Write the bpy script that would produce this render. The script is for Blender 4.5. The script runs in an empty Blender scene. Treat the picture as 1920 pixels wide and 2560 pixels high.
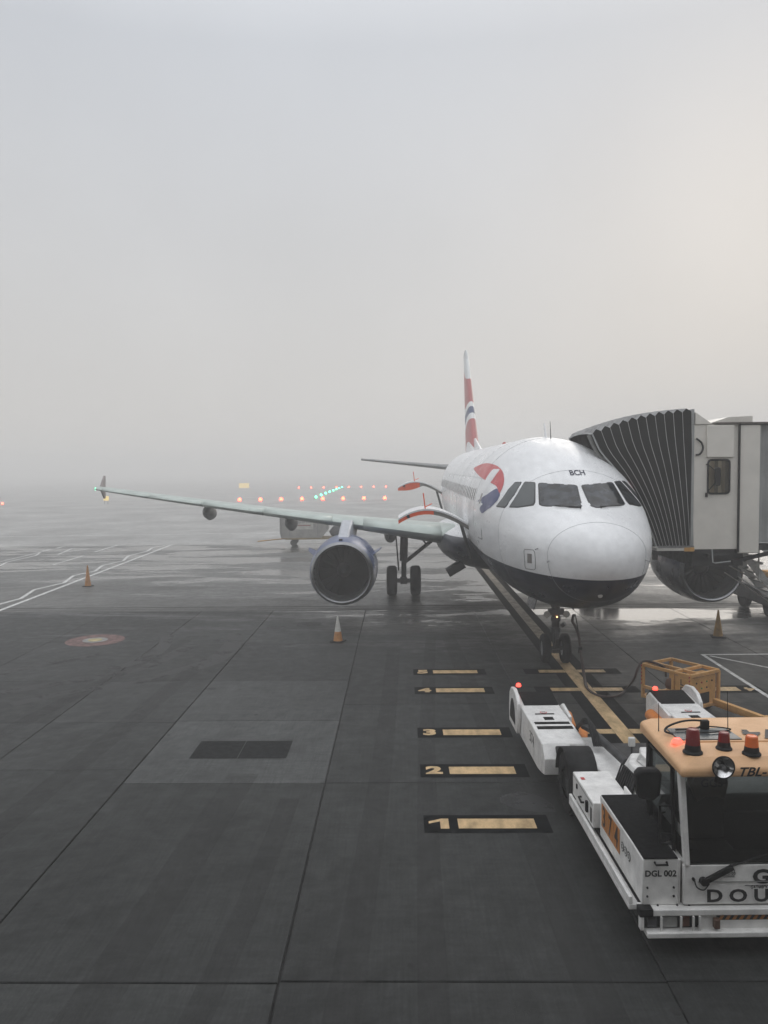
import bpy, bmesh, math, random
from mathutils import Vector, Matrix
random.seed(7)
R = math.radians
sc = bpy.context.scene
COL = sc.collection

# ---------------------------------------------------------------- camera
cam_d = bpy.data.cameras.new('camera'); cam = bpy.data.objects.new('camera', cam_d); COL.objects.link(cam)
cam_d.sensor_fit = 'VERTICAL'; cam_d.sensor_height = 36.0; cam_d.lens = 36.0 * 2024.33 / 2560
cam_d.clip_start = 0.05; cam_d.clip_end = 6000
CAM_YAW, CAM_PITCH, CAM_ROLL, CAM_H = 0.0193, -0.055, 0.0102, 5.0042
cam.matrix_world = Matrix.Translation((0, 0, CAM_H)) @ Matrix.Rotation(CAM_YAW, 4, 'Z') @ Matrix.Rotation(math.pi/2 + CAM_PITCH, 4, 'X') @ Matrix.Rotation(-CAM_ROLL, 4, 'Z')
sc.camera = cam

# ---------------------------------------------------------------- sky and sun
SUN_EL, SUN_AZ = R(19), R(24)           # azimuth measured from +Y towards +X: ahead and to the right
world = bpy.data.worlds.new('World'); sc.world = world; world.use_nodes = True
wn = world.node_tree.nodes; wl = world.node_tree.links; wn.clear()
sky = wn.new('ShaderNodeTexSky'); sky.sky_type = 'NISHITA'; sky.sun_disc = False
sky.sun_elevation = SUN_EL; sky.sun_rotation = SUN_AZ; sky.air_density = 1.5; sky.dust_density = 6; sky.ozone_density = 1.5
bg1 = wn.new('ShaderNodeBackground'); bg1.inputs['Strength'].default_value = 0.05
wl.new(sky.outputs[0], bg1.inputs['Color'])
# overcast cloud layer: smooth, brighter towards the zenith
tc = wn.new('ShaderNodeTexCoord'); sep = wn.new('ShaderNodeSeparateXYZ'); wl.new(tc.outputs['Generated'], sep.inputs[0])
ramp = wn.new('ShaderNodeValToRGB'); wl.new(sep.outputs['Z'], ramp.inputs[0])
ramp.color_ramp.elements[0].position = 0.0; ramp.color_ramp.elements[0].color = (0.62, 0.605, 0.585, 1)
ramp.color_ramp.elements[1].position = 1.0; ramp.color_ramp.elements[1].color = (1.42, 1.45, 1.50, 1)
e = ramp.color_ramp.elements.new(0.45); e.color = (0.54, 0.562, 0.60, 1)
cn = wn.new('ShaderNodeTexNoise'); cn.inputs['Scale'].default_value = 1.6; cn.inputs['Detail'].default_value = 4
wl.new(tc.outputs['Generated'], cn.inputs['Vector'])
cm = wn.new('ShaderNodeMapRange'); wl.new(cn.outputs['Fac'], cm.inputs['Value'])
cm.inputs['From Min'].default_value = .3; cm.inputs['From Max'].default_value = .7; cm.inputs['To Min'].default_value = .93; cm.inputs['To Max'].default_value = 1.07
cx = wn.new('ShaderNodeVectorMath'); cx.operation = 'SCALE'; wl.new(ramp.outputs[0], cx.inputs[0]); wl.new(cm.outputs[0], cx.inputs['Scale'])
bg2 = wn.new('ShaderNodeBackground'); bg2.inputs['Strength'].default_value = 1.0; wl.new(cx.outputs[0], bg2.inputs['Color'])
mixw = wn.new('ShaderNodeMixShader'); mixw.inputs[0].default_value = 0.965
wl.new(bg1.outputs[0], mixw.inputs[1]); wl.new(bg2.outputs[0], mixw.inputs[2])
wo = wn.new('ShaderNodeOutputWorld'); wl.new(mixw.outputs[0], wo.inputs['Surface'])

sun_d = bpy.data.lights.new('sun', 'SUN'); sun_d.energy = 0.5; sun_d.angle = R(35); sun_d.color = (1, .93, .84)
sun = bpy.data.objects.new('sun', sun_d); COL.objects.link(sun)
sd = Vector((math.sin(SUN_AZ)*math.cos(SUN_EL), math.cos(SUN_AZ)*math.cos(SUN_EL), math.sin(SUN_EL)))
sun.rotation_euler = sd.to_track_quat('Z', 'Y').to_euler()

# ---------------------------------------------------------------- exposure and renderer
vs = sc.view_settings; vs.view_transform = 'Standard'; vs.look = 'None'; vs.exposure = 0.16; vs.gamma = 1.0; vs.use_curve_mapping = False
sc.render.engine = 'CYCLES'
cy = sc.cycles; cy.use_denoising = True; cy.sampling_pattern = 'TABULATED_SOBOL'; cy.max_bounces = 7; cy.diffuse_bounces = 3; cy.glossy_bounces = 3; cy.transmission_bounces = 5
cy.volume_bounces = 2; cy.transparent_max_bounces = 8; cy.caustics_reflective = False; cy.caustics_refractive = False
cy.sample_clamp_indirect = 4.0

# ---------------------------------------------------------------- measuring helpers (photograph pixel -> point on a plane)
def ray(px, py):
    U, V = px-960, py-1280
    c, s = math.cos(CAM_ROLL), math.sin(CAM_ROLL); u, v = c*U-s*V, s*U+c*V
    x, up = u/2024.33, -v/2024.33
    c, s = math.cos(CAM_PITCH), math.sin(CAM_PITCH); y, z = c-s*up, s+c*up
    c, s = math.cos(CAM_YAW), math.sin(CAM_YAW); return Vector((c*x-s*y, s*x+c*y, z))
def gz(px, py, z=0.0):
    d = ray(px, py); return d*((z-CAM_H)/d.z) + Vector((0, 0, CAM_H))
def gy(px, py, Y):
    d = ray(px, py); return d*(Y/d.y) + Vector((0, 0, CAM_H))

# ---------------------------------------------------------------- materials
MATS = {}
def M(name, col, rough=.5, metal=0., var=.10, scale=2.5, bump=0., spec=.5, rvar=.12, stretch=(1, 1, 1), coat=0., bscale=60., emit=None, estr=0.):
    if name in MATS: return MATS[name]
    m = bpy.data.materials.new(name); m.use_nodes = True; nt = m.node_tree; N, L = nt.nodes, nt.links
    b = N['Principled BSDF']; b.inputs['Metallic'].default_value = metal; b.inputs['Specular IOR Level'].default_value = spec
    if coat: b.inputs['Coat Weight'].default_value = coat; b.inputs['Coat Roughness'].default_value = .12
    t = N.new('ShaderNodeTexCoord'); mp = N.new('ShaderNodeMapping'); mp.inputs['Scale'].default_value = stretch; L.new(t.outputs['Object'], mp.inputs[0])
    n1 = N.new('ShaderNodeTexNoise'); n1.inputs['Scale'].default_value = scale; n1.inputs['Detail'].default_value = 8; n1.inputs['Roughness'].default_value = .62; L.new(mp.outputs[0], n1.inputs['Vector'])
    mr = N.new('ShaderNodeMapRange'); mr.inputs['From Min'].default_value = .3; mr.inputs['From Max'].default_value = .72; mr.inputs['To Min'].default_value = 1-var*1.6; mr.inputs['To Max'].default_value = 1+var*.7; L.new(n1.outputs['Fac'], mr.inputs['Value'])
    vm = N.new('ShaderNodeVectorMath'); vm.operation = 'SCALE'; vm.inputs[0].default_value = col[:3]; L.new(mr.outputs[0], vm.inputs['Scale']); L.new(vm.outputs[0], b.inputs['Base Color'])
    r2 = N.new('ShaderNodeMapRange'); r2.inputs['From Min'].default_value = .3; r2.inputs['From Max'].default_value = .7; r2.inputs['To Min'].default_value = min(1, rough+rvar); r2.inputs['To Max'].default_value = max(.02, rough-rvar); L.new(n1.outputs['Fac'], r2.inputs['Value']); L.new(r2.outputs[0], b.inputs['Roughness'])
    if bump:
        n2 = N.new('ShaderNodeTexNoise'); n2.inputs['Scale'].default_value = bscale; n2.inputs['Detail'].default_value = 5; L.new(mp.outputs[0], n2.inputs['Vector'])
        bp = N.new('ShaderNodeBump'); bp.inputs['Strength'].default_value = bump; bp.inputs['Distance'].default_value = .02; L.new(n2.outputs['Fac'], bp.inputs['Height']); L.new(bp.outputs[0], b.inputs['Normal'])
    if emit: b.inputs['Emission Color'].default_value = (*emit, 1); b.inputs['Emission Strength'].default_value = estr
    MATS[name] = m; return m

# ---------------------------------------------------------------- mesh builder
class MB:
    def __init__(s): s.v = []; s.f = []
    def add(s, vs, fs):
        o = len(s.v); s.v += [tuple(v) for v in vs]; s.f += [tuple(i+o for i in f) for f in fs]; return s
    def box(s, x0, x1, y0, y1, z0, z1):
        return s.add([(x0,y0,z0),(x1,y0,z0),(x1,y1,z0),(x0,y1,z0),(x0,y0,z1),(x1,y0,z1),(x1,y1,z1),(x0,y1,z1)], [(3,2,1,0),(4,5,6,7),(0,1,5,4),(1,2,6,5),(2,3,7,6),(3,0,4,7)])
    def bar(s, p, q, w, h, up=(0, 0, 1)):
        p, q = Vector(p), Vector(q); d = (q-p).normalized(); u = Vector(up)
        a = d.cross(u)
        if a.length < 1e-4: a = d.cross(Vector((1, 0, 0)))
        a.normalize(); b = a.cross(d); a *= w/2; b *= h/2
        return s.add([p-a-b, p+a-b, p+a+b, p-a+b, q-a-b, q+a-b, q+a+b, q-a+b], [(0,1,2,3),(7,6,5,4),(0,4,5,1),(1,5,6,2),(2,6,7,3),(3,7,4,0)])
    def cyl(s, p, q, r0, r1=None, n=16, cap=True):
        return s.lathe([(0, r0), ((Vector(q)-Vector(p)).length, r0 if r1 is None else r1)], p, Vector(q)-Vector(p), n, cap)
    def lathe(s, prof, o, axis, n=24, cap=False):
        o = Vector(o); d = Vector(axis).normalized(); a = d.orthogonal().normalized(); b = d.cross(a)
        vs = []; fs = []
        for (u, r) in prof:
            for k in range(n):
                t = 2*math.pi*k/n; vs.append(o+d*u+(a*math.cos(t)+b*math.sin(t))*r)
        for i in range(len(prof)-1):
            for k in range(n):
                k2 = (k+1) % n; fs.append((i*n+k, i*n+k2, (i+1)*n+k2, (i+1)*n+k))
        if cap: fs.append(tuple(range(n-1, -1, -1))); fs.append(tuple((len(prof)-1)*n+k for k in range(n)))
        return s.add(vs, fs)
    def tube(s, path, r, n=8):
        P = [Vector(p) for p in path]; vs = []; fs = []; a = None
        for i, p in enumerate(P):
            d = (P[min(i+1, len(P)-1)]-P[max(i-1, 0)]).normalized()
            a = d.orthogonal().normalized() if a is None else (a-d*a.dot(d)).normalized()
            b = d.cross(a); rr = r[i] if isinstance(r, (list, tuple)) else r
            vs += [p+(a*math.cos(2*math.pi*k/n)+b*math.sin(2*math.pi*k/n))*rr for k in range(n)]
        for i in range(len(P)-1):
            for k in range(n): fs.append((i*n+k, i*n+(k+1) % n, (i+1)*n+(k+1) % n, (i+1)*n+k))
        fs.append(tuple(range(n-1, -1, -1))); fs.append(tuple((len(P)-1)*n+k for k in range(n)))
        return s.add(vs, fs)
    def grid(s, rows, wrap=False):
        m = len(rows[0]); fs = []
        for i in range(len(rows)-1):
            for k in range(m if wrap else m-1): fs.append((i*m+k, i*m+(k+1) % m, (i+1)*m+(k+1) % m, (i+1)*m+k))
        return s.add([p for r in rows for p in r], fs)
    def prism(s, poly, d):
        P = [Vector(p) for p in poly]; d = Vector(d); n = len(P)
        return s.add(P+[p+d for p in P], [tuple(range(n-1, -1, -1)), tuple(range(n, 2*n))]+[(i, (i+1) % n, n+(i+1) % n, n+i) for i in range(n)])
    def strip(s, pts, w, z):
        P = [Vector((p[0], p[1], 0)) for p in pts]; L, Rr = [], []
        for i, p in enumerate(P):
            d0 = (P[i]-P[i-1]).normalized() if i else (P[1]-P[0]).normalized()
            d1 = (P[i+1]-P[i]).normalized() if i < len(P)-1 else d0
            t = (d0+d1).normalized(); nrm = Vector((-t.y, t.x, 0)); k = 1/max(.5, t.dot(d1))
            ww = (w[i] if isinstance(w, (list, tuple)) else w)/2*k
            L.append((p.x+nrm.x*ww, p.y+nrm.y*ww, z)); Rr.append((p.x-nrm.x*ww, p.y-nrm.y*ww, z))
        n = len(P)
        return s.add(L+Rr, [(n+i, n+i+1, i+1, i) for i in range(n-1)])
    def build(s, name, mat, parent=None, bevel=0, smooth=32, org=None, flat=False):
        me = bpy.data.meshes.new(name)
        vv = s.v if org is None else [(a-org[0], b-org[1], c-org[2]) for a, b, c in s.v]
        me.from_pydata(vv, [], s.f); me.update()
        bm = bmesh.new(); bm.from_mesh(me)
        if not flat: bmesh.ops.recalc_face_normals(bm, faces=bm.faces)
        bm.to_mesh(me); bm.free()
        if smooth and not flat:
            me.polygons.foreach_set('use_smooth', [True]*len(me.polygons)); me.set_sharp_from_angle(angle=R(smooth))
        me.materials.append(mat)
        o = bpy.data.objects.new(name, me); COL.objects.link(o)
        if parent is not None: o.parent = parent
        if bevel:
            bv = o.modifiers.new('bevel', 'BEVEL'); bv.width = bevel; bv.segments = 2; bv.limit_method = 'ANGLE'; bv.angle_limit = R(40)
        return o

def thing(name, label, cat, loc=(0, 0, 0), rz=0.0, group=None):
    o = bpy.data.objects.new(name, None); COL.objects.link(o); o.location = loc; o.rotation_euler = (0, 0, rz); o.empty_display_size = .3
    return tag(o, label, cat, group)
def tag(o, label=None, cat=None, group=None, kind=None):
    for k, v in (('label', label), ('category', cat), ('group', group), ('kind', kind)):
        if v: o[k] = v
    return o
def dup(root, loc, rz=None, label=None):
    r = root.copy(); COL.objects.link(r); r.location = loc
    if rz is not None: r.rotation_euler = (0, 0, rz)
    if label: r['label'] = label
    for ch in list(root.children):
        c = ch.copy(); COL.objects.link(c); c.parent = r
        for g in list(ch.children):
            d = g.copy(); COL.objects.link(d); d.parent = c
    return r
def text_mesh(txt, size, bold=0.0, align='CENTER', shear=0., sx=1.0):
    """flat lettering as (verts, faces) in its own x/y plane"""
    cu = bpy.data.curves.new('lettering', 'FONT'); cu.body = txt; cu.size = size; cu.align_x = align; cu.align_y = 'CENTER'; cu.offset = bold; cu.shear = shear; cu.resolution_u = 3
    o = bpy.data.objects.new('lettering', cu); COL.objects.link(o)
    dg = bpy.context.evaluated_depsgraph_get(); me = bpy.data.meshes.new_from_object(o.evaluated_get(dg))
    V = [(v.co.x*sx, v.co.y) for v in me.vertices]; F = [tuple(p.vertices) for p in me.polygons]
    bpy.data.objects.remove(o); bpy.data.curves.remove(cu); bpy.data.meshes.remove(me)
    return V, F
def lettering(name, txt, size, mat, parent, origin, ux, uy, bold=0., shear=0., sx=1., align='CENTER'):
    V, F = text_mesh(txt, size, bold, align, shear, sx); ux, uy, o = Vector(ux), Vector(uy), Vector(origin)
    return MB().add([o+ux*a+uy*b for a, b in V], F).build(name, mat, parent, smooth=0, flat=True)

WHITE = M('white_paint', (.72, .72, .71), .38, var=.10, scale=1.3, coat=.15)
TUGW = M('tug_white_paint', (.78, .77, .75), .45, var=.17, scale=4.5, bump=.04)
BLACK = M('black_rubber', (.010, .010, .011), .66, var=.25, scale=9, bump=.05, spec=.25)
TYRE = M('tyre_rubber', (.013, .013, .014), .82, var=.3, scale=12, bump=.08, spec=.2)
DARK = M('dark_metal', (.035, .036, .038), .5, .3, var=.25, scale=6)
STEEL = M('bare_steel', (.30, .30, .31), .38, .8, var=.2, scale=8)
YEL = M('yellow_paint', (.60, .33, .10), .55, var=.22, scale=5)
ORG_ = M('orange_paint', (.62, .20, .035), .5, var=.12, scale=4)
REDL = M('red_lens', (.18, .01, .012), .18, var=.1, scale=5)
def pane_mat(name, tint, refl=.12):
    m = bpy.data.materials.new(name); m.use_nodes = True; N, L = m.node_tree.nodes, m.node_tree.links; N.clear()
    tr = N.new('ShaderNodeBsdfTransparent'); tr.inputs[0].default_value = (*tint, 1); g = N.new('ShaderNodeBsdfGlossy'); g.inputs['Roughness'].default_value = .03
    fr = N.new('ShaderNodeFresnel'); fr.inputs[0].default_value = 1.45; mx = N.new('ShaderNodeMixShader'); L.new(fr.outputs[0], mx.inputs[0]); L.new(tr.outputs[0], mx.inputs[1]); L.new(g.outputs[0], mx.inputs[2])
    o = N.new('ShaderNodeOutputMaterial'); L.new(mx.outputs[0], o.inputs[0]); return m
GLASSD = M('dark_glass', (.012, .016, .02), .06, var=.1, scale=2, spec=.6, rvar=.02)
# ================================================================ ground
def ground_mat(name, base, wet0, wet1, wetcol=.42, streak=.2, rand=.16, dryr=.62):
    m = bpy.data.materials.new(name); m.use_nodes = True; nt = m.node_tree; N, L = nt.nodes, nt.links; b = N['Principled BSDF']
    t = N.new('ShaderNodeNewGeometry')
    def noise(scale, st=(1, 1, 1), det=8, rough=.6, dist=0.):
        mp = N.new('ShaderNodeMapping'); mp.inputs['Scale'].default_value = st; L.new(t.outputs['Position'], mp.inputs[0])
        n = N.new('ShaderNodeTexNoise'); n.inputs['Scale'].default_value = scale; n.inputs['Detail'].default_value = det; n.inputs['Roughness'].default_value = rough; n.inputs['Distortion'].default_value = dist; L.new(mp.outputs[0], n.inputs['Vector']); return n.outputs['Fac']
    def rng(src, a, c, lo, hi, smooth=False):
        r = N.new('ShaderNodeMapRange'); r.inputs['From Min'].default_value = a; r.inputs['From Max'].default_value = c; r.inputs['To Min'].default_value = lo; r.inputs['To Max'].default_value = hi
        if smooth: r.interpolation_type = 'SMOOTHSTEP'
        L.new(src, r.inputs['Value']); return r.outputs[0]
    def op(o, a, c):
        n = N.new('ShaderNodeMath'); n.operation = o
        for i, x in enumerate((a, c)):
            if isinstance(x, (int, float)): n.inputs[i].default_value = x
            else: L.new(x, n.inputs[i])
        return n.outputs[0]
    sepn = N.new('ShaderNodeSeparateXYZ'); L.new(t.outputs['Position'], sepn.inputs[0])
    big = rng(noise(.16, (1, 1.0, 1), 5), .3, .7, .70, 1.32)
    mid = rng(noise(1.4, (1, .6, 1), 8, .68), .3, .72, .74, 1.16)
    fine = rng(noise(40, (1, .5, 1), 6, .8), .25, .75, .66, 1.34)
    mid2 = rng(noise(6.5, (1, .7, 1), 6, .75), .3, .7, .80, 1.18)
    st = rng(noise(9, (3.2, .12, 1), 4), .3, .7, 1-streak, 1+streak)
    st2 = rng(noise(5.5, (.35, 2.2, 1), 4, .6, .6), .35, .7, 1-streak*.7, 1+streak*.7)
    oi = N.new('ShaderNodeObjectInfo'); sepc = N.new('ShaderNodeSeparateColor'); L.new(oi.outputs['Color'], sepc.inputs[0]); rn = rng(sepc.outputs[0], 0, 2, 0, 2)
    cv = N.new('ShaderNodeVectorMath'); cv.operation = 'DISTANCE'; L.new(t.outputs['Position'], cv.inputs[0]); cv.inputs[1].default_value = (-10.5, 19.5, 0)
    n1d = N.new('ShaderNodeTexNoise'); n1d.noise_dimensions = '1D'; n1d.inputs['Scale'].default_value = 2.6; n1d.inputs['Detail'].default_value = 6; n1d.inputs['Roughness'].default_value = .7; L.new(cv.outputs['Value'], n1d.inputs['W'])
    sw = rng(n1d.outputs['Fac'], .35, .68, .72, 1.2); swm = rng(noise(.25, (1, 1, 1), 3), .42, .62, 0, 1)
    mxs = N.new('ShaderNodeMix'); L.new(swm, mxs.inputs[0]); mxs.inputs[2].default_value = 1.0; L.new(sw, mxs.inputs[3])
    spots = rng(noise(2.3, (1, 1, 1), 3, .5), .71, .76, 1, .45)
    fac = op('MULTIPLY', op('MULTIPLY', op('MULTIPLY', op('MULTIPLY', big, mid2), mid), op('MULTIPLY', fine, st)), op('MULTIPLY', op('MULTIPLY', rn, spots), op('MULTIPLY', st2, mxs.outputs[0])))
    # standing water: grows with distance from the stand, broken into pools drawn out across the slope
    wn_ = op('ADD', noise(.42, (.30, 1.0, 1), 6, .62, .5), rng(noise(2.2, (.5, 1.6, 1), 4), 0, 1, -.09, .09))
    xs = rng(sepn.outputs['X'], -22, 2, 9.0, 0)
    yy = op('SUBTRACT', sepn.outputs['Y'], xs)
    reach = rng(yy, wet0, wet1, -.42, .03)
    wet = rng(op('ADD', wn_, reach), .46, .58, 0, 1, True)
    damp = rng(op('ADD', wn_, reach), .30, .46, 0, 1, True)
    vm = N.new('ShaderNodeVectorMath'); vm.operation = 'SCALE'; vm.inputs[0].default_value = base
    L.new(op('MULTIPLY', fac, op('MULTIPLY', rng(damp, 0, 1, 1, wetcol), 1.0)), vm.inputs['Scale']); L.new(vm.outputs[0], b.inputs['Base Color'])
    rr = op('MAXIMUM', .17, op('SUBTRACT', op('SUBTRACT', rng(noise(3.5), .3, .7, dryr+.08, dryr-.12), op('MULTIPLY', damp, .16)), op('MULTIPLY', wet, .30)))
    L.new(rr, b.inputs['Roughness']); L.new(rng(damp, 0, 1, .14, .5), b.inputs['Specular IOR Level'])
    bp = N.new('ShaderNodeBump'); bp.inputs['Distance'].default_value = .01
    L.new(rng(wet, 0, 1, .22, .03), bp.inputs['Strength']); L.new(noise(70, (1, .4, 1), 4, .7), bp.inputs['Height']); L.new(bp.outputs[0], b.inputs['Normal'])
    return m
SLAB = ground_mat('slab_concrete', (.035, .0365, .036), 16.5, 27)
FAR = ground_mat('far_concrete', (.15, .149, .143), 20, 33, wetcol=.5, rand=0)
TAXI_PALE = ground_mat('taxiway_fog_tone', (.36, .356, .345), 60, 400, wetcol=.8, rand=0)  # taxiway colour raised toward fog tone, standing in for denser haze
JOINT = M('joint_sealant', (.012, .012, .012), .8, var=.3, scale=6)
PATCH = M('asphalt_patch', (.014, .015, .016), .9, var=.3, scale=8, bump=.3, bscale=120, spec=.15)

G = 1500.0
SX0, SX1, SY0, SY1 = -17.0, 13.0, 3.0, 28.2
apron = MB().add([(-G,-60,-.03),(G,-60,-.03),(G,G,-.03),(-G,G,-.03)], [(0,1,2,3)])
apron = apron.build('apron', JOINT, smooth=0, flat=True); tag(apron, kind='structure')
def sheet(name, rects, z, mat, parent=None):
    mb = MB()
    for x0, x1, y0, y1 in rects: mb.add([(x0,y0,z),(x1,y0,z),(x1,y1,z),(x0,y1,z)], [(0,1,2,3)])
    return mb.build(name, mat, parent, smooth=0, flat=True)
tag(sheet('stand_surround', [(-G, SX0, -60, SY1), (SX1, G, -60, SY1), (SX0, SX1, -60, SY0)], 0, FAR), kind='structure')
tag(sheet('outer_apron', [(-G, G, SY1+.9, 53.2)], 0, FAR), kind='structure')
tag(sheet('taxiway', [(-G, G, 53.22, G)], 0, TAXI_PALE), kind='structure')
# concrete slabs: own edges, sealed joints between them
cols = [(-17, -10.3, [3, 7.6, 13.2, 18.9, 23.2, 28.2]), (-10.3, -7.0, [3, 7.6, 13.2, 15.72, 18.9, 23.2, 28.2]), (-7.0, -4.48, [3, 7.6, 13.2, 15.72, 18.85, 22.9, 28.2]),
        (-4.48, -1.22, [3, 7.6, 12.6, 15.8, 18.85, 22.9, 28.2]), (-1.22, 2.55, [3, 7.63, 12.61, 16.88, 22.87, 28.2]), (2.55, 6.0, [3, 7.65, 12.61, 16.88, 22.87, 28.2]), (6.0, 9.4, [3, 7.65, 12.61, 16.88, 22.87, 28.2]), (9.4, 13, [3, 7.65, 12.61, 16.88, 22.87, 28.2])]
TONE = {(3, 2): 2.1, (3, 3): 1.55, (2, 3): 1.12, (3, 1): .95, (4, 2): 1.02, (3, 4): 1.05, (2, 2): 1.05}
for ci, (x0, x1, ys) in enumerate(cols):
    for k in range(len(ys)-1):
        gx = .024 if ci in (3, 4) else .015
        gl, gr = (.024 if ci in (2, 3, 4) else .012), (.024 if ci in (2, 3) else .010)
        gy0 = .022 if abs(ys[k]-12.6) < .1 or abs(ys[k]-7.6) < .1 else .010
        gy1 = .022 if abs(ys[k+1]-12.6) < .1 or abs(ys[k+1]-7.6) < .1 else .010
        X0, X1, Y0, Y1 = x0+gl/2, x1-gr/2, ys[k]+gy0/2, ys[k+1]-gy1/2
        b_ = .008
        mb = MB().add([(X0,Y0,-.03),(X1,Y0,-.03),(X1,Y1,-.03),(X0,Y1,-.03),(X0,Y0,-b_),(X1,Y0,-b_),(X1,Y1,-b_),(X0,Y1,-b_),(X0+b_,Y0+b_,0),(X1-b_,Y0+b_,0),(X1-b_,Y1-b_,0),(X0+b_,Y1-b_,0)],
                      [(0,1,5,4),(1,2,6,5),(2,3,7,6),(3,0,4,7),(4,5,9,8),(5,6,10,9),(6,7,11,10),(7,4,8,11),(8,9,10,11)])
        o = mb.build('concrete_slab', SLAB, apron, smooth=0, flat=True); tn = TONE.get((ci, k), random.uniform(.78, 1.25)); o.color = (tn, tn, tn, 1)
sheet('asphalt_patch', [(-3.69, -2.86, 13.7, 14.6), (-2.845, -2.0, 13.7, 14.6)], .004, PATCH, apron)
# drain channel along the back of the stand
CHAN = M('channel_steel', (.07, .07, .07), .4, .4, var=.3)
sheet('channel_bed', [(SX0, G, SY1+.02, SY1+.88)], -.004, FAR, apron)
for yk in (SY1+.06, SY1+.42, SY1+.80): sheet('channel_grate', [(SX0, 60, yk, yk+.05)], .002, JOINT, apron)
# rubber marks left by turning tugs
def stain_mat(name, col, dens):
    m = bpy.data.materials.new(name); m.use_nodes = True; nt = m.node_tree; N, L = nt.nodes, nt.links; b = N['Principled BSDF']
    b.inputs['Base Color'].default_value = (*col, 1); b.inputs['Roughness'].default_value = .6
    t = N.new('ShaderNodeNewGeometry'); n = N.new('ShaderNodeTexNoise'); n.inputs['Scale'].default_value = 1.3; n.inputs['Detail'].default_value = 9; n.inputs['Roughness'].default_value = .7; L.new(t.outputs['Position'], n.inputs['Vector'])
    r = N.new('ShaderNodeMapRange'); r.inputs['From Min'].default_value = .25; r.inputs['From Max'].default_value = .5; r.inputs['To Max'].default_value = dens; L.new(n.outputs['Fac'], r.inputs['Value']); L.new(r.outputs[0], b.inputs['Alpha'])
    return m
RUB = stain_mat('tyre_rubber_stain', (.005, .005, .005), 1.0); RUBF = stain_mat('faint_tyre_stain', (.015, .015, .015), .26); OIL = stain_mat('oil_stain', (.02, .02, .021), .8)
def z8(x, y): return gz(x*.4822, 1250+y*.4823)
def smooth_path(P, n=5):
    P = [Vector(p) for p in P]; out = []
    for i in range(len(P)-1):
        a, b_, c, d = P[max(i-1, 0)], P[i], P[i+1], P[min(i+2, len(P)-1)]
        for k in range(n):
            t = k/n; out.append(.5*((2*b_)+(c-a)*t+(2*a-5*b_+4*c-d)*t*t+(3*b_-a-3*c+d)*t**3))
    return out+[P[-1]]
arcs = [([(0,1000),(300,950),(560,912),(760,862),(900,800),(990,752)], .42), ([(60,1060),(420,985),(650,960),(900,890),(1060,840),(1150,790),(1200,735)], .34), ([(0,905),(130,870),(300,840),(520,800)], .3),
        ([(560,880),(740,830),(840,770),(870,700)], .36), ([(1000,880),(1130,830),(1210,760),(1215,690)], .4)]
for i, (a, w) in enumerate(arcs):
    tag(MB().strip(smooth_path([z8(*p) for p in a]), w, .003+.0006*i).build('rubber_mark', RUB, apron, smooth=0, flat=True))
for i, (xa, ya, xb, yb, w) in enumerate([(-.7, 4, -.2, 22, .35), (.2, 3, .9, 24, .3), (1.9, 4, 1.4, 24, .4), (-3.2, 3, -2.6, 13, .5), (-2.4, 3, -1.7, 12, .3), (-6.3, 3, -5.2, 20, .45), (-8.6, 8, -6.2, 24, .4)]):
    MB().strip(smooth_path([(xa, ya, 0), ((xa+xb)/2+random.uniform(-.25, .25), (ya+yb)/2, 0), (xb, yb, 0)], 8), w, .0025+.0001*i).build('tyre_track', RUBF, apron, smooth=0, flat=True)
for (cx_, cy_, n_, rad) in [(2.35, 12.05, 12, .55)]:
    mb = MB(); pts = [(1250,1990),(1300,1978),(1350,1990),(1385,2012),(1390,2030),(1340,2030),(1290,2022),(1250,2008)]
    P = [gz(*p, .0035) for p in pts]; mb.add(P, [tuple(range(len(P)-1, -1, -1))]); mb.build('oil_stain', OIL, apron, smooth=0, flat=True)
for px, py, r_ in [(527,1722,.11),(640,1787,.05),(422,1838,.04),(770,2275,.04),(1028,2413,.06),(1058,2414,.05),(1690,2527,.06),(423,2287,.05),(1060,1888,.07),(560,1600,.3),(690,1570,.4),(770,1560,.5)]:
    c = gz(px, py, .0032); n_ = 9; mb = MB()
    mb.add([(c.x+r_*(.7+.5*random.random())*math.cos(k*2*math.pi/n_), c.y+r_*(.7+.5*random.random())*math.sin(k*2*math.pi/n_), c.z) for k in range(n_)], [tuple(range(n_))]); mb.build('oil_spot', OIL if r_ > .2 else JOINT, apron, smooth=0, flat=True)

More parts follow.
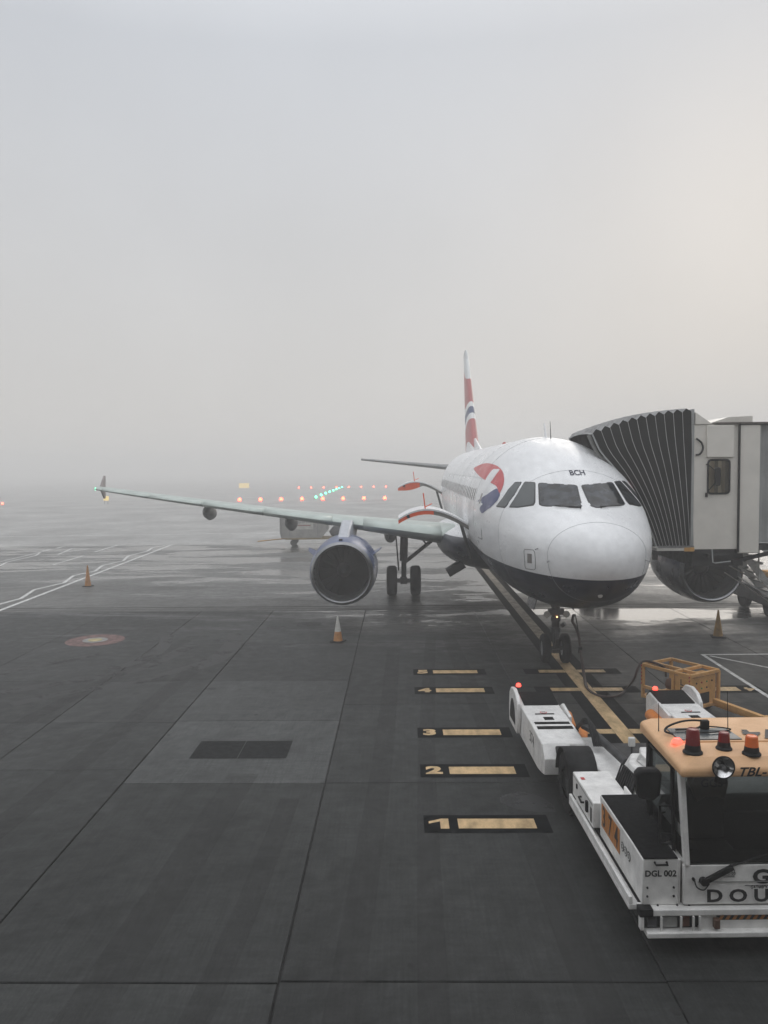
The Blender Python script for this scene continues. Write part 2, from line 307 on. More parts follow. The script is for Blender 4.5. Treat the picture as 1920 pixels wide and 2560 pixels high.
# ---------------------------------------------------------------- painted markings
MYEL = M('marking_yellow', (.58, .40, .20), .6, var=.30, scale=6, bump=.1, stretch=(1, .4, 1))
MBLK = M('marking_black', (.006, .007, .008), .85, var=.35, scale=4, bump=.1, spec=.06)
MWHT = M('marking_white', (.66, .66, .64), .6, var=.3, scale=5)
row_y = {1: (10.83, 11.4), 2: (12.82, 13.4), 3: (14.74, 15.32), 4: (17.62, 18.2), 5: (19.27, 19.83)}
numl = {1: 'black stop marking with yellow bar and number 1, nearest of the row', 2: 'black stop marking with yellow bar and number 2, second nearest of the row', 3: 'black stop marking with yellow bar and number 3, middle of the row', 4: 'black stop marking with yellow bar and number 4 left of the lead-in line', 5: 'black stop marking with yellow bar and number 5, farthest of the row'}
for n_, (y0, y1) in row_y.items():
    t = sheet('stop_marking', [(.30, 2.06, y0, y1)], .004, MBLK); tag(t, numl[n_], 'ground marking', 'numbered stop markings')
    sheet('painted_bar', [(.78, 1.86, y0+.13, y1-.13)], .008, MYEL, t)
    if n_ == 1:
        yc = (y0+y1)/2; MB().add([(x, yc+y, .008) for x, y in [(.53, -.16), (.65, -.16), (.65, .16), (.55, .16), (.37, .07), (.37, .0), (.53, .07)]], [tuple(range(7))]).build('painted_number', MYEL, t, smooth=0, flat=True)
        continue
    lettering('painted_number', str(n_), .43, MYEL, t, (.53, (y0+y1)/2, .008), (1, 0, 0), (0, 1, 0), bold=.024, sx=1.2)
t = sheet('stop_marking', [(6.25, 8.0, 17.62, 18.2)], .004, MBLK); tag(t, 'black stop marking with upside-down number behind the yellow cart', 'ground marking', 'numbered stop markings')
sheet('painted_bar', [(6.45, 7.5, 17.75, 18.07)], .008, MYEL, t)
lettering('painted_number', '4', .40, MYEL, t, (7.74, 17.9, .008), (-1, 0, 0), (0, -1, 0), bold=.014, sx=1.1)
t = sheet('lead_in_line', [(3.72, 4.56, 12.2, 60)], .004, MBLK); tag(t, 'broad yellow lead-in line with black borders under the airplane nose', 'ground marking')
ylw = [(3.99, 4.29, 12.2, 22.5)]
sheet('worn_line', [(3.99, 4.29, 22.5, 60)], .0085, M('worn_yellow', (.26, .20, .12), .5, var=.5, scale=3), t)
for yk in (19.42, 17.80, 14.92): ylw.append((3.35, 3.985, yk, yk+.26)); ylw.append((4.295, 4.95, yk, yk+.26))
sheet('painted_line', ylw, .0085, MYEL, t)
for yk in (19.42, 17.80, 14.92):
    for xa, xb in ((3.0, 3.715), (4.565, 5.3)): sheet('crossbar_border', [(xa, xb, yk-.13, yk+.39)], .0042, MBLK, t)
def wline(pts, w, label, name='white_line'):
    P = [gz(*p) for p in pts]
    o = MB().strip([(p.x, p.y) for p in P], w, .0045).build(name, MWHT, smooth=0, flat=True); tag(o, label, 'ground marking', 'white apron lines'); return o
wline([(-60,1549),(0,1526),(432,1361)],  .17, 'long straight white line running past the left traffic cone')
wline([(x*.4822, 1250+y*.4823) for x, y in [(-60,558),(0,540),(110,510),(178,465),(330,430),(380,393),(495,368),(530,340),(640,315),(665,290),(765,265),(790,247),(860,235)]], .15, 'zigzag white line beside the long straight one')
wline([(x*.4822, 1250+y*.4823) for x, y in [(0,320),(130,290),(330,241)]], .13, 'straight white line far left beyond the cone')
wline([(x*.4822, 1250+y*.4823) for x, y in [(0,342),(35,322),(130,301),(185,288),(225,262),(320,247)]], .12, 'zigzag white line far left')
wline([(x*.4822, 1250+y*.4823) for x, y in [(275,336),(430,290)]], .13, 'short white dash nearer the zigzag line')
wline([(x*.4822, 1250+y*.4823) for x, y in [(490,270),(612,233)]], .15, 'short white dash at the far pavement edge')
wline([(x*.4822, 1250+y*.4823) for x, y in [(300,283),(375,251),(462,253),(330,272)]], .13, 'white pointed marking between the far left lines')
wline([(-400,1346),(0,1342),(718,1332),(1500,1323)], .26, 'faint white edge line across the far taxiway')
wline([(2100,1634),(1757,1637),(1860,1703),(1990,1786)], .10, 'white corner lines of parking box at right')
wline([(1775,1640),(1860,1657),(2000,1685)], .09, 'thin white line inside parking box at right')
# hydrant pit
pc = gz(238, 1601); t = thing('hydrant_pit', 'round pit cover with red ring on the left apron', 'pit cover', (pc.x, pc.y, 0))
def disc(r0, r1, z, n=40):
    mb = MB(); P = []
    for k in range(n): a = 2*math.pi*k/n; P += [(r0*math.cos(a), r0*math.sin(a), z), (r1*math.cos(a), r1*math.sin(a), z)]
    return mb.add(P, [(2*k, 2*k+1, (2*k+3) % (2*n), (2*k+2) % (2*n)) for k in range(n)])
disc(.36, .84, .005).build('red_ring', M('faded_red_paint', (.15, .07, .06), .6, var=.5, scale=5), t, flat=True, smooth=0)
disc(.2, .36, .012).build('steel_rim', M('rim_steel', (.25, .25, .24), .4, .3, var=.3), t, flat=True, smooth=0)
MB().lathe([(0, .20), (.018, .20), (.022, .0)], (0, 0, .001), (0, 0, 1), 24).build('cover_lid', M('lid_yellow', (.42, .34, .14), .5, var=.3), t)

# ================================================================ unseen terminal behind the viewpoint, sized and shaped to shade the near apron
TERM = M('terminal_panel', (.66, .66, .65), .6, var=.1); TGL = GLASSD  # panel tone kept pale to bounce fill light onto the stand
t = thing('unseen_terminal', 'unseen pale terminal building behind the viewpoint, shaped to shade the near apron', 'building', (0, -1, 0))
mb = MB(); mb.box(-45, 45, -14, -.2, 0, 3.6); mb.box(-45, 45, -14, -.2, 7.4, 7.7); mb.box(-45, 45, -14, -1.0, 3.6, 7.4); mb.build('wall', TERM, t)
MB().box(-46, 46, -15, 2.6, 7.7, 8.0).build('roof', TERM, t)  # roof overhang added out of view to darken near ground and air
for k in range(-15, 15): MB().box(k*3+.06, k*3+2.94, -.62, -.58, 3.62, 7.38).build('window_pane', TGL, t)
for k in range(-15, 16): MB().box(k*3-.05, k*3+.05, -.7, -.45, 3.6, 7.4).build('mullion', TERM, t)
# ================================================================ airplane (local frame: x to its left wing, y aft from the nose tip, z up from the ground)
AX, AY, AR, ZC = 3.92, 15.36, -0.001, 3.73
plane = thing('passenger_airplane', 'white twin-engine passenger jet with navy belly parked at the boarding bridge', 'airplane', (AX+math.sin(AR)*5.07, AY+5.07-math.cos(AR)*5.07, 0), AR)
TAB = [(0.0,-.58,-.58,.0,-.58),(.05,-.36,-.81,.25,-.57),(.2,-.15,-1.04,.49,-.55),(.5,.03,-1.30,.79,-.52),(1.0,.22,-1.55,1.10,-.46),(1.5,.36,-1.70,1.31,-.40),(1.7,.43,-1.74,1.38,-.37),(2.0,.60,-1.80,1.47,-.33),(2.4,.85,-1.86,1.57,-.28),(2.8,1.09,-1.91,1.66,-.23),(3.2,1.30,-1.95,1.73,-.18),(4.0,1.62,-2.01,1.85,-.10),(5.0,1.87,-2.05,1.94,-.04),(6.2,2.02,-2.07,1.975,0),(7.5,2.07,-2.07,1.975,0),
(20.5,2.07,-2.07,1.975,0),(23,2.07,-1.75,1.95,.15),(26,2.05,-1.1,1.75,.45),(29,1.95,-.3,1.3,.8),(31.5,1.8,.4,.8,1.1),(33.3,1.6,.95,.4,1.27),(33.84,1.35,1.15,.1,1.25)]
def pchip(xs, ys):
    n = len(xs); h = [xs[i+1]-xs[i] for i in range(n-1)]; d = [(ys[i+1]-ys[i])/h[i] for i in range(n-1)]
    m = [d[0]]+[0]*(n-2)+[d[-1]]
    for i in range(1, n-1):
        if d[i-1]*d[i] > 0: w1 = 2*h[i]+h[i-1]; w2 = h[i]+2*h[i-1]; m[i] = (w1+w2)/(w1/d[i-1]+w2/d[i])
    def f(x):
        x = min(max(x, xs[0]), xs[-1]); i = 0
        while i < n-2 and x > xs[i+1]: i += 1
        t = (x-xs[i])/h[i]
        return (1+2*t)*(1-t)**2*ys[i]+t*(1-t)**2*h[i]*m[i]+t*t*(3-2*t)*ys[i+1]+t*t*(t-1)*h[i]*m[i+1]
    return f
_t = [math.sqrt(r[0]) for r in TAB]
FT, FB, FW, FM = [pchip(_t, [r[k] for r in TAB]) for k in (1, 2, 3, 4)]
def surf(s, th):
    t = math.sqrt(max(s, 0)); m = FM(t); c, n = math.cos(th), math.sin(th)
    if n < 0: e_ = 2/2.2; c = math.copysign(abs(c)**e_, c); n = -abs(n)**e_
    return Vector((FW(t)*c, s, ZC+m+((FT(t)-m) if n > 0 else (m-FB(t)))*n))
def snorm(s, th):
    a = surf(s+.01, th)-surf(max(s-.01, .001), th); b = surf(s, th+.01)-surf(s, th-.01); n = b.cross(a)
    if n.length < 1e-9: return Vector((0, -1, 0))
    n.normalize(); c = surf(s, th)-Vector((0, s+.4, ZC)); return n if n.dot(c) > 0 else -n
def sxz(s, z, side):            # point of the skin at station s and height z (relative to the centre line)
    t = math.sqrt(s); m = FM(t)
    if z >= m: n = min(1, (z-m)/(FT(t)-m)); th = math.asin(n)
    else: n = min(1, (m-z)/(m-FB(t))); th = -math.asin(n**1.1)
    th = th if side > 0 else math.pi-th
    return s, th
def saz(a, z):                  # first skin point met from ahead at lateral a, height z
    lo, hi = .001, 7.4
    for _ in range(40):
        s = (lo+hi)/2; t = math.sqrt(s); m = FM(t)
        if z >= m: ins = (a/FW(t))**2+((z-m)/(FT(t)-m))**2 < 1
        else: ins = abs(a/FW(t))**2.2+((m-z)/(m-FB(t)))**2.2 < 1
        if ins: hi = s
        else: lo = s
    s = hi; t = math.sqrt(s); m = FM(t)
    if z >= m: th = math.atan2((z-m)/(FT(t)-m), a/FW(t))
    else: th = -math.atan2(((m-z)/(m-FB(t)))**1.1, (abs(a)/FW(t))**1.1); th = th if a > 0 else math.pi-th
    return s, th
def onskin(pt, off): s, th = pt; return surf(s, th)+snorm(s, th)*off
def rounded(poly, r=.18, n=4):
    out = []; N_ = len(poly)
    for i in range(N_):
        p, a, b = Vector(poly[i]), Vector(poly[i-1]), Vector(poly[(i+1) % N_])
        q0 = p+(a-p)*r; q1 = p+(b-p)*r
        for k in range(n+1): t = k/n; out.append((1-t)**2*q0+2*t*(1-t)*p+t*t*q1)
    return out
def patch(poly, fn, off, rings=6, sub=3, edge=True):
    """curved panel following the skin; poly in the parameter plane of fn"""
    P = []; N_ = len(poly)
    for i in range(N_):
        a, b = Vector(poly[i]), Vector(poly[(i+1) % N_])
        for k in range(sub): P.append(a+(b-a)*k/sub)
    c = Vector((sum(p.x for p in P)/len(P), sum(p.y for p in P)/len(P))); rows = []
    for r_ in range(rings, 0, -1): rows.append([onskin(fn(*(c+(p-c)*r_/rings)), off) for p in P])
    if edge: rows.insert(0, [onskin(fn(*p), -.02) for p in P])
    mb = MB(); mb.grid(rows, wrap=True); m_ = len(P); o = len(mb.v); mb.v.append(tuple(onskin(fn(*c), off)))
    mb.f += [(o-m_+k, o-m_+(k+1) % m_, o) for k in range(m_)]
    return mb

# livery: white above, navy below
def livery():
    m = bpy.data.materials.new('airliner_livery'); m.use_nodes = True; N, L = m.node_tree.nodes, m.node_tree.links; b = N['Principled BSDF']
    t = N.new('ShaderNodeTexCoord'); s_ = N.new('ShaderNodeSeparateXYZ'); L.new(t.outputs['Object'], s_.inputs[0])
    lt = N.new('ShaderNodeMath'); lt.operation = 'LESS_THAN'; lt.inputs[1].default_value = ZC-.93; L.new(s_.outputs['Z'], lt.inputs[0])
    n = N.new('ShaderNodeTexNoise'); n.inputs['Scale'].default_value = 1.1; n.inputs['Detail'].default_value = 8; L.new(t.outputs['Object'], n.inputs['Vector'])
    mp = N.new('ShaderNodeMapping'); mp.inputs['Scale'].default_value = (3, .35, 3); L.new(t.outputs['Object'], mp.inputs[0])
    n2 = N.new('ShaderNodeTexNoise'); n2.inputs['Scale'].default_value = 2.2; n2.inputs['Detail'].default_value = 6; L.new(mp.outputs[0], n2.inputs['Vector'])
    ad = N.new('ShaderNodeMath'); ad.operation = 'ADD'; L.new(n.outputs['Fac'], ad.inputs[0]); L.new(n2.outputs['Fac'], ad.inputs[1])
    r = N.new('ShaderNodeMapRange'); r.inputs['From Min'].default_value = .75; r.inputs['From Max'].default_value = 1.25; r.inputs['To Min'].default_value = .87; r.inputs['To Max'].default_value = 1.03; L.new(ad.outputs[0], r.inputs['Value'])
    mx = N.new('ShaderNodeMix'); mx.data_type = 'RGBA'; L.new(lt.outputs[0], mx.inputs[0]); mx.inputs[6].default_value = (.84, .845, .85, 1); mx.inputs[7].default_value = (.010, .014, .032, 1)
    v = N.new('ShaderNodeVectorMath'); v.operation = 'SCALE'; L.new(mx.outputs[2], v.inputs[0]); L.new(r.outputs[0], v.inputs['Scale']); L.new(v.outputs[0], b.inputs['Base Color'])
    rr = N.new('ShaderNodeMapRange'); rr.inputs['From Min'].default_value = .7; rr.inputs['From Max'].default_value = 1.3; rr.inputs['To Min'].default_value = .40; rr.inputs['To Max'].default_value = .24; L.new(ad.outputs[0], rr.inputs['Value']); L.new(rr.outputs[0], b.inputs['Roughness'])
    b.inputs['Specular IOR Level'].default_value = .38
    return m
LIV = livery()
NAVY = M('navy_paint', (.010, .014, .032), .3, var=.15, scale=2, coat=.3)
AWHITE = M('airliner_white', (.80, .81, .82), .32, var=.07, scale=1.4, coat=.2)
SEAM = M('panel_seam', (.05, .05, .055), .7)
RIBR = M('ribbon_red', (.55, .04, .05), .35, var=.1); RIBB = M('ribbon_blue', (.035, .05, .17), .35, var=.1)
WING = M('wing_grey', (.50, .56, .52), .38, .15, var=.12, scale=1.5); WUND = M('wing_underside_grey', (.22, .23, .23), .5, var=.2, scale=1.5)  # faint green in the wing tone carries green light on the leading edge
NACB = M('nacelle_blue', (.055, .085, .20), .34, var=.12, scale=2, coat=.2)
LIP = M('polished_lip', (.27, .275, .285), .36, 1.0, var=.08, scale=3)
COCK = M('cockpit_glass', (.040, .046, .056), .08, var=.85, scale=3.5, spec=.4, rvar=.02)  # strong noise paints reflection blotches into the glass colour
SIDEG = M('side_window_glass', (.07, .08, .083), .15, var=.12, scale=3, spec=.45, rvar=.03)

rows = []; NT = 72
st = [.0006]+[(i/34)**2*7.5 for i in range(1, 35)]+[9, 11, 13, 15, 17, 19, 20.5]+[20.5+(33.84-20.5)*k/16 for k in range(1, 17)]
for s in st: rows.append([surf(s, 2*math.pi*k/NT) for k in range(NT)])
mb = MB(); mb.grid(rows, wrap=True); mb.f.append(tuple(range(NT))); mb.f.append(tuple(range(len(mb.v)-1, len(mb.v)-NT-1, -1)))
fus = mb.build('fuselage', LIV, plane, smooth=60)
# belly fairing between the wings
rows = []
for k in range(15):
    s = 9.3+11*(k/14)**1.35; u = math.sin(math.pi*min(1, max(0, (k+.3)/14.6)))**.42; rows.append([Vector((math.copysign(abs(math.cos(a))**.8, math.cos(a))*(1.30+1.36*u), s, ZC-1.15+(.62*u if math.sin(a) > 0 else 1.12*u)*math.copysign(abs(math.sin(a))**.8, math.sin(a)))) for a in [2*math.pi*j/40 for j in range(40)]])
mb = MB(); mb.grid(rows, wrap=True); mb.f.append(tuple(range(40))); mb.f.append(tuple(range(len(mb.v)-40, len(mb.v)))); mb.build('belly_fairing', LIV, plane, smooth=50)

# cockpit windows (shapes given as seen from ahead, wrapped on the skin)
FRONT = [(.055, .835), (.81, .885), (.90, .445), (.84, .42), (.20, .392), (.10, .43)]
SIDE = [(.885, .89), (1.08, .90), (1.46, .365), (1.31, .375), (1.04, .44), (1.0, .49)]
AFT = [(1.14, .90), (1.265, .89), (1.40, .74), (1.665, .365), (1.65, .35), (1.53, .355)]
for nm, poly, mt in (('windscreen', FRONT, COCK), ('side_window', SIDE, SIDEG), ('rear_side_window', AFT, SIDEG)):
    for sgn in (-1, 1):
        q = rounded([(sgn*a, z) for a, z in poly], .10, 3); c = Vector((sum(p.x for p in q)/len(q), sum(p.y for p in q)/len(q)))
        o = patch([c+(p-c)*1.0 for p in q], saz, .010, 6, 2).build(nm, mt if sgn < 0 or nm == 'windscreen' else COCK, fus, smooth=50)
        fr = [c+(p-c)*(1+.022/max(.1, (p-c).length)) for p in q]
        patch(fr, saz, .004, 6, 2).build('window_frame', M('window_frame_black', (.012, .012, .013), .5), fus, smooth=50)
for sgn, a0, a1 in ((-1, .15, .62), (1, .28, .78)):
    p0, p1 = onskin(saz(sgn*a0, .375), .035), onskin(saz(sgn*a1, .40), .035)
    MB().bar(p0, p1, .022, .022).cyl(p0-Vector((0, 0, .02)), p0+Vector((0, -.02, .02)), .02, n=8).build('windscreen_wiper', BLACK, fus)
# radome joint, door outlines, access panel
def seam(pts, r_=.006, mat=SEAM, name='skin_seam', parent=fus): return MB().tube(pts, r_, 5).build(name, mat, parent)
seam([onskin((.77, 2*math.pi*k/60), .001) for k in range(61)], .004, M('radome_seam', (.28, .29, .30), .6), 'radome_joint')
for s_ in (2.95, 6.05, 8.4, 12.5, 16.6): seam([onskin((s_, 2*math.pi*k/60), .0005) for k in range(61)], .0035, M('skin_seam_grey', (.36, .37, .38), .6))
for th_ in (28, 152): seam([onskin((6.05+.5*k, R(th_)), .0005) for k in range(28)], .003, M('skin_seam_grey', (.36, .37, .38), .6))
def outline(poly, fn, off=.002, sub=6):
    out = []
    for i in range(len(poly)):
        a, b = Vector(poly[i]), Vector(poly[(i+1) % len(poly)])
        for k in range(sub): out.append(onskin(fn(*(a+(b-a)*k/sub)), off))
    return out+[out[0]]
for sgn in (-1, 1):
    fn = lambda s, z, g=sgn: sxz(s, z, g)
    o = patch(rounded([(4.62, -.52), (5.45, -.52), (5.42, 1.2), (4.66, 1.2)], .14), fn, .008, 5, 2).build('passenger_door', LIV, fus, smooth=50)
    patch(rounded([(4.605, -.54), (5.465, -.54), (5.435, 1.22), (4.645, 1.22)], .14), fn, .003, 5, 2).build('door_gap', SEAM, fus, smooth=50)
    patch(rounded([(4.95, .34), (5.13, .34), (5.13, .6), (4.95, .6)], .3), fn, .012, 3, 1).build('door_window', GLASSD, fus)
    # ribbon marks
    UP = [(9.9, 1.24), (8.6, 1.33), (7.2, 1.36), (5.6, 1.31), (4.6, 1.19), (4.0, 1.0), (3.7, .82), (3.6, .66)]; LO = [(9.9, 1.2), (8.7, 1.12), (7.4, 1.04), (6.2, .97), (5.2, .91), (4.5, .85), (4.05, .79), (3.62, .64)]
    UP, LO = [smooth_path([(a, b, 0) for a, b in q], 4) for q in (UP, LO)]
    MB().grid([[onskin(fn(*(u.lerp(l, k/5)).to_2d()), .005) for u, l in zip(UP, LO)] for k in range(6)]).build('ribbon_mark', RIBR, fus, smooth=50)
    patch(rounded([(3.95, .76), (3.55, .62), (3.50, .48), (3.75, .32), (4.55, .10), (5.5, .38), (4.5, .58)], .2, 3), fn, .005, 6, 3, False).build('ribbon_mark', RIBB, fus, smooth=50)
    for k in range(34):
        s = 6.3+k*.533
        if s > 25: break
        patch(rounded([(s, .36), (s+.23, .36), (s+.23, .69), (s, .69)], .35, 2), fn, .003, 2, 1, False).build('cabin_window', M('cabin_window_glass', (.03, .033, .036), .3, spec=.3), fus)
fnl = lambda a, z: saz(a, z)
seam(outline(rounded([(-1.17, -.44), (-1.33, -.46), (-1.29, -.88), (-1.14, -.86)], .18), saz), .005, SEAM, 'access_panel_outline')
patch([(-1.21, -.53), (-1.275, -.54), (-1.265, -.74), (-1.20, -.73)], saz, .004, 2, 1).build('access_hatch', M('hatch_grey', (.2, .19, .18), .6), fus)
V, F = text_mesh('BCH', .155, .0035, sx=1.15)
MB().add([onskin(saz(a+.06, 1.105+b), .006) for a, b in V], F).build('registration_letters', M('registration_navy', (.012, .018, .05), .5), fus, flat=True, smooth=0)
# small things on the crown and nose
ant = Vector((0, 6.3, ZC+2.0))
MB().prism([ant+Vector((-.01, 0, 0)), ant+Vector((-.01, .28, 0)), ant+Vector((-.01, .42, .42)), ant+Vector((-.01, .30, .42))], (.02, 0, 0)).build('blade_antenna', AWHITE, fus)
MB().cyl(ant+Vector((0, -.6, -.03)), ant+Vector((0, -.5, .42)), .012, .006, 6).build('whip_antenna', DARK, fus)
MB().lathe([(0, .09), (.05, .09), (.10, .05), (.12, 0)], (0, 15.0, ZC+2.06), (0, 0, 1), 12).build('beacon_lamp', M('beacon_red', (.4, .03, .02), .3), fus)
for a_, z_ in ((-.95, -.62), (.95, -.62), (-1.12, -.40)):
    p = onskin(saz(a_, z_), .0); MB().tube([p, p+Vector((a_*.05, -.02, -.01)), p+Vector((a_*.055, -.12, -.01))], .010, 6).build('air_data_probe', STEEL, fus)
MB().lathe([(0, .05), (.02, .045), (.03, 0)], onskin(saz(0, -1.28), 0), (0, -1, -.6), 14).build('belly_light', M('lamp_clear', (.6, .6, .58), .15), fus)

# ---------------------------------------------------------------- wings
def airfoil(n=14):
    U = [(.5*(1-math.cos(math.pi*i/n))) for i in range(n+1)]
    th = lambda x: 5*(.2969*math.sqrt(x)-.126*x-.3516*x*x+.2843*x**3-.1036*x**4)
    return [(x, th(x)) for x in reversed(U)]+[(x, -th(x)*.85) for x in U[1:-1]]
AF = airfoil()
def lift(stations, side):
    """stations: (span, le_y, z, chord, thickness ratio, twist deg)"""
    rows = []
    for sp, le, z, ch, tk, tw in stations:
        r_ = []
        for x, y in AF:
            c, s_ = math.cos(R(tw)), math.sin(R(tw)); X_, Z_ = x*ch, y*tk*ch
            r_.append(Vector((side*sp, le+c*X_+s_*Z_, z-s_*X_+c*Z_)))
        rows.append(r_)
    mb = MB(); mb.grid(rows, wrap=True); m_ = len(AF); mb.f.append(tuple(range(m_))); mb.f.append(tuple(range(len(mb.v)-m_, len(mb.v)))); return mb
def wing_z(sp): return 2.66+(sp-1.8)*.098+max(0, sp-9)**2*.0012
def wing_le(sp): return 11.0+(sp-1.8)*.515
def wing_ch(sp): return 6.1+(3.75-6.1)*min(1, (sp-1.8)/4.6) if sp < 6.4 else 3.75+(1.5-3.75)*(sp-6.4)/10.5
spn = [1.2, 1.9, 2.6, 3.6, 5, 6.4, 8, 10, 12, 14, 15.6, 16.9]
for side in (-1, 1):
    w = lift([(s, wing_le(s), wing_z(s), wing_ch(s), .15-.04*min(1, s/8), 3.0-4.2*s/17) for s in spn], side).build('wing', WING, plane, smooth=50)
    # slats: separate leading-edge skins, slightly proud
    for a, b in ((2.55, 5.2), (6.35, 9.0), (9.06, 11.6), (11.66, 14.1), (14.16, 16.5)):
        rows = []
        for k in range(5):
            s = a+(b-a)*k/4; ch = wing_ch(s); tk = .15-.04*min(1, s/8); tw = 3.0-4.2*s/17; r_ = []
            for x, y in [(p[0], p[1]) for p in AF if p[0] < .16 or (p[0] < .10 and p[1] < 0)]:
                c, n_ = math.cos(R(tw)), math.sin(R(tw)); X_, Z_ = x*ch*1.05-.045, y*tk*ch*1.10
                r_.append(Vector((side*s, wing_le(s)+c*X_+n_*Z_, wing_z(s)-n_*X_+c*Z_)))
            rows.append(r_)
        m = MB().grid(rows); o = m.build('slat', WING, w, smooth=50)
        so = o.modifiers.new('thick', 'SOLIDIFY'); so.thickness = .02; so.offset = -1
    # flap track fairings
    for sp, ln in ((4.3, 2.6), (8.3, 2.4), (11.9, 2.0)):
        y0 = wing_le(sp)+wing_ch(sp)*.52; z0 = wing_z(sp)-.36-.02*ln; prof = [(0, .01), (.06*ln, .10), (.2*ln, .19), (.45*ln, .24), (.7*ln, .19), (.9*ln, .09), (ln, .01)]
        mb = MB().lathe(prof, (side*sp, y0, z0), (0, 1, -.06), 16); mb.v = [(x, y, z0+(z-z0)*1.35) for x, y, z in mb.v]; mb.build('flap_track_fairing', WUND, w, smooth=60)
    # wingtip fence
    x_ = side*16.95; y_ = wing_le(16.9); z_ = wing_z(16.9)
    MB().prism([(x_, y_+.85, z_), (x_, y_+1.1, z_+.28), (x_, y_+1.38, z_+.55), (x_, y_+1.55, z_+.55), (x_, y_+1.5, z_), (x_, y_+1.48, z_-.46), (x_, y_+1.32, z_-.46), (x_, y_+1.08, z_-.2)], (side*.05, 0, 0)).build('wingtip_fence', M('fence_paint', (.34, .29, .29), .45, var=.1), w, bevel=.012)
    col = (.1, .8, .4) if side < 0 else (.8, .08, .05)
    MB().lathe([(0, .05), (.09, .05), (.14, 0)], (x_-side*.1, y_+.12, z_), (0, -1, 0), 10).build('navigation_light', M('nav_light_green' if side < 0 else 'nav_light_red', (.3, .8, .5) if side < 0 else (.8, .2, .2), .2, emit=col, estr=6), w)
    # engine
    ex, ez, ey = side*5.75, 1.70, 9.75
    eng = bpy.data.objects.new('engine', None); COL.objects.link(eng); eng.parent = plane; eng.empty_display_size = .2
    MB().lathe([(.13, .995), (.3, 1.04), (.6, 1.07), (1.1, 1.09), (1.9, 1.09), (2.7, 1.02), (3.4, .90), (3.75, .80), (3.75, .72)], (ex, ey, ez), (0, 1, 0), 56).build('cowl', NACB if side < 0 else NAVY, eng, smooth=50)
    MB().lathe([(.13, .995), (.06, .965), (.0, .915), (.03, .875), (.10, .85), (.20, .845)], (ex, ey, ez), (0, 1, 0), 56).build('inlet_lip', LIP, eng, smooth=60)
    MB().lathe([(.20, .845), (.55, .85), (1.1, .845)], (ex, ey, ez), (0, 1, 0), 48).build('inlet_duct', M('duct_dark', (.11, .112, .115), .5, .2, var=.2), eng, smooth=60)
    MB().lathe([(1.15, .845), (1.16, .25)], (ex, ey, ez), (0, 1, 0), 40).build('fan_shade_disc', M('fan_shade_black', (.008, .008, .009), .8), eng)  # dark disc standing in for the shade behind the fan
    mb = MB()
    for k in range(22):
        a = 2*math.pi*k/22; rows = []
        for j in range(5):
            r_ = .24+.595*j/4; tw = R(25+38*j/4); c = Vector((math.cos(a), 0, math.sin(a))); tg = Vector((-math.sin(a), 0, math.cos(a))); d = tg*math.sin(tw)+Vector((0, 1, 0))*math.cos(tw)
            p = Vector((ex, ey+1.0, ez))+c*r_; w_ = .085+.03*j/4; rows.append([p-d*w_, p+tg*.006, p+d*w_])
        mb.grid(rows)
    mb.build('fan_blades', M('fan_titanium', (.018, .018, .02), .5, .6, var=.15), eng, smooth=60)
    MB().lathe([(0, .0), (.02, .05), (.12, .13), (.28, .21), (.42, .245)], (ex, ey+.62, ez), (0, 1, 0), 28).build('spinner', M('spinner_grey', (.035, .035, .04), .4, .2), eng, smooth=60)
    MB().lathe([(3.6, .6), (4.3, .48), (4.9, .36), (5.1, .05)], (ex, ey, ez), (0, 1, 0), 32).build('exhaust_nozzle', DARK, eng, smooth=60)
    for ss in (-1, 1):
        a = R(28); c = Vector((ss*math.cos(a), 0, math.sin(a))); p = Vector((ex, ey+.7, ez))+c*1.05; tg = Vector((-c.z, 0, c.x))*.012
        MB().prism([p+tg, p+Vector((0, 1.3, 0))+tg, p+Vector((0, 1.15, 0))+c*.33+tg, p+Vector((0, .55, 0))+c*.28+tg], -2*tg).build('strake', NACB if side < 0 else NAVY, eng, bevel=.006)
    MB().box(ex-.09, ex+.02, ey+.22, ey+.36, ez+1.0, ez+1.06).build('cowl_vent', BLACK, eng)
    # pylon
    zt = wing_z(5.75)
    def pyl(wd): return [Vector((ex+wd, ey+.75, ez+1.05)), Vector((ex+wd*.9, ey+1.5, zt-.10)), Vector((ex+wd, ey+2.9, zt+.14)), Vector((ex+wd, ey+4.6, zt+.06)), Vector((ex+wd, ey+6.2, zt-.36)), Vector((ex+wd, ey+4.2, ez+.55)), Vector((ex+wd, ey+2.2, ez+.9))]
    A_, B_ = pyl(-.20), pyl(.20); mb = MB().add(A_+B_, [tuple(range(6, -1, -1)), tuple(range(7, 14))]+[(i, (i+1) % 7, 7+(i+1) % 7, 7+i) for i in range(7)]); mb.build('pylon', M('pylon_grey', (.48, .50, .54), .45, var=.12), eng, bevel=.06)
    # main landing gear
    gxx, gyy = side*3.795, 16.11
    gear = bpy.data.objects.new('main_landing_gear', None); COL.objects.link(gear); gear.parent = plane; gear.empty_display_size = .2
    GM = M('gear_grey', (.07, .072, .075), .45, .3, var=.25, scale=6)
    MB().cyl((gxx, gyy, .55), (gxx-side*.02, gyy+.05, 1.5), .10, n=14).cyl((gxx, gyy+.03, 1.35), (gxx-side*.05, gyy+.1, 2.75), .155, n=16).build('strut', GM, gear)
    MB().cyl((gxx-.42, gyy, .585), (gxx+.42, gyy, .585), .085, n=12).cyl((gxx, gyy, .46), (gxx, gyy, .72), .14, n=12).build('axle', GM, gear)
    MB().cyl((gxx-side*.08, gyy+.05, 1.32), (gxx-side*1.55, gyy-.05, 2.5), .075, n=12).cyl((gxx-side*.9, gyy, 1.98), (gxx-side*.45, gyy+.05, 2.62), .035, n=8).build('side_brace', GM, gear)
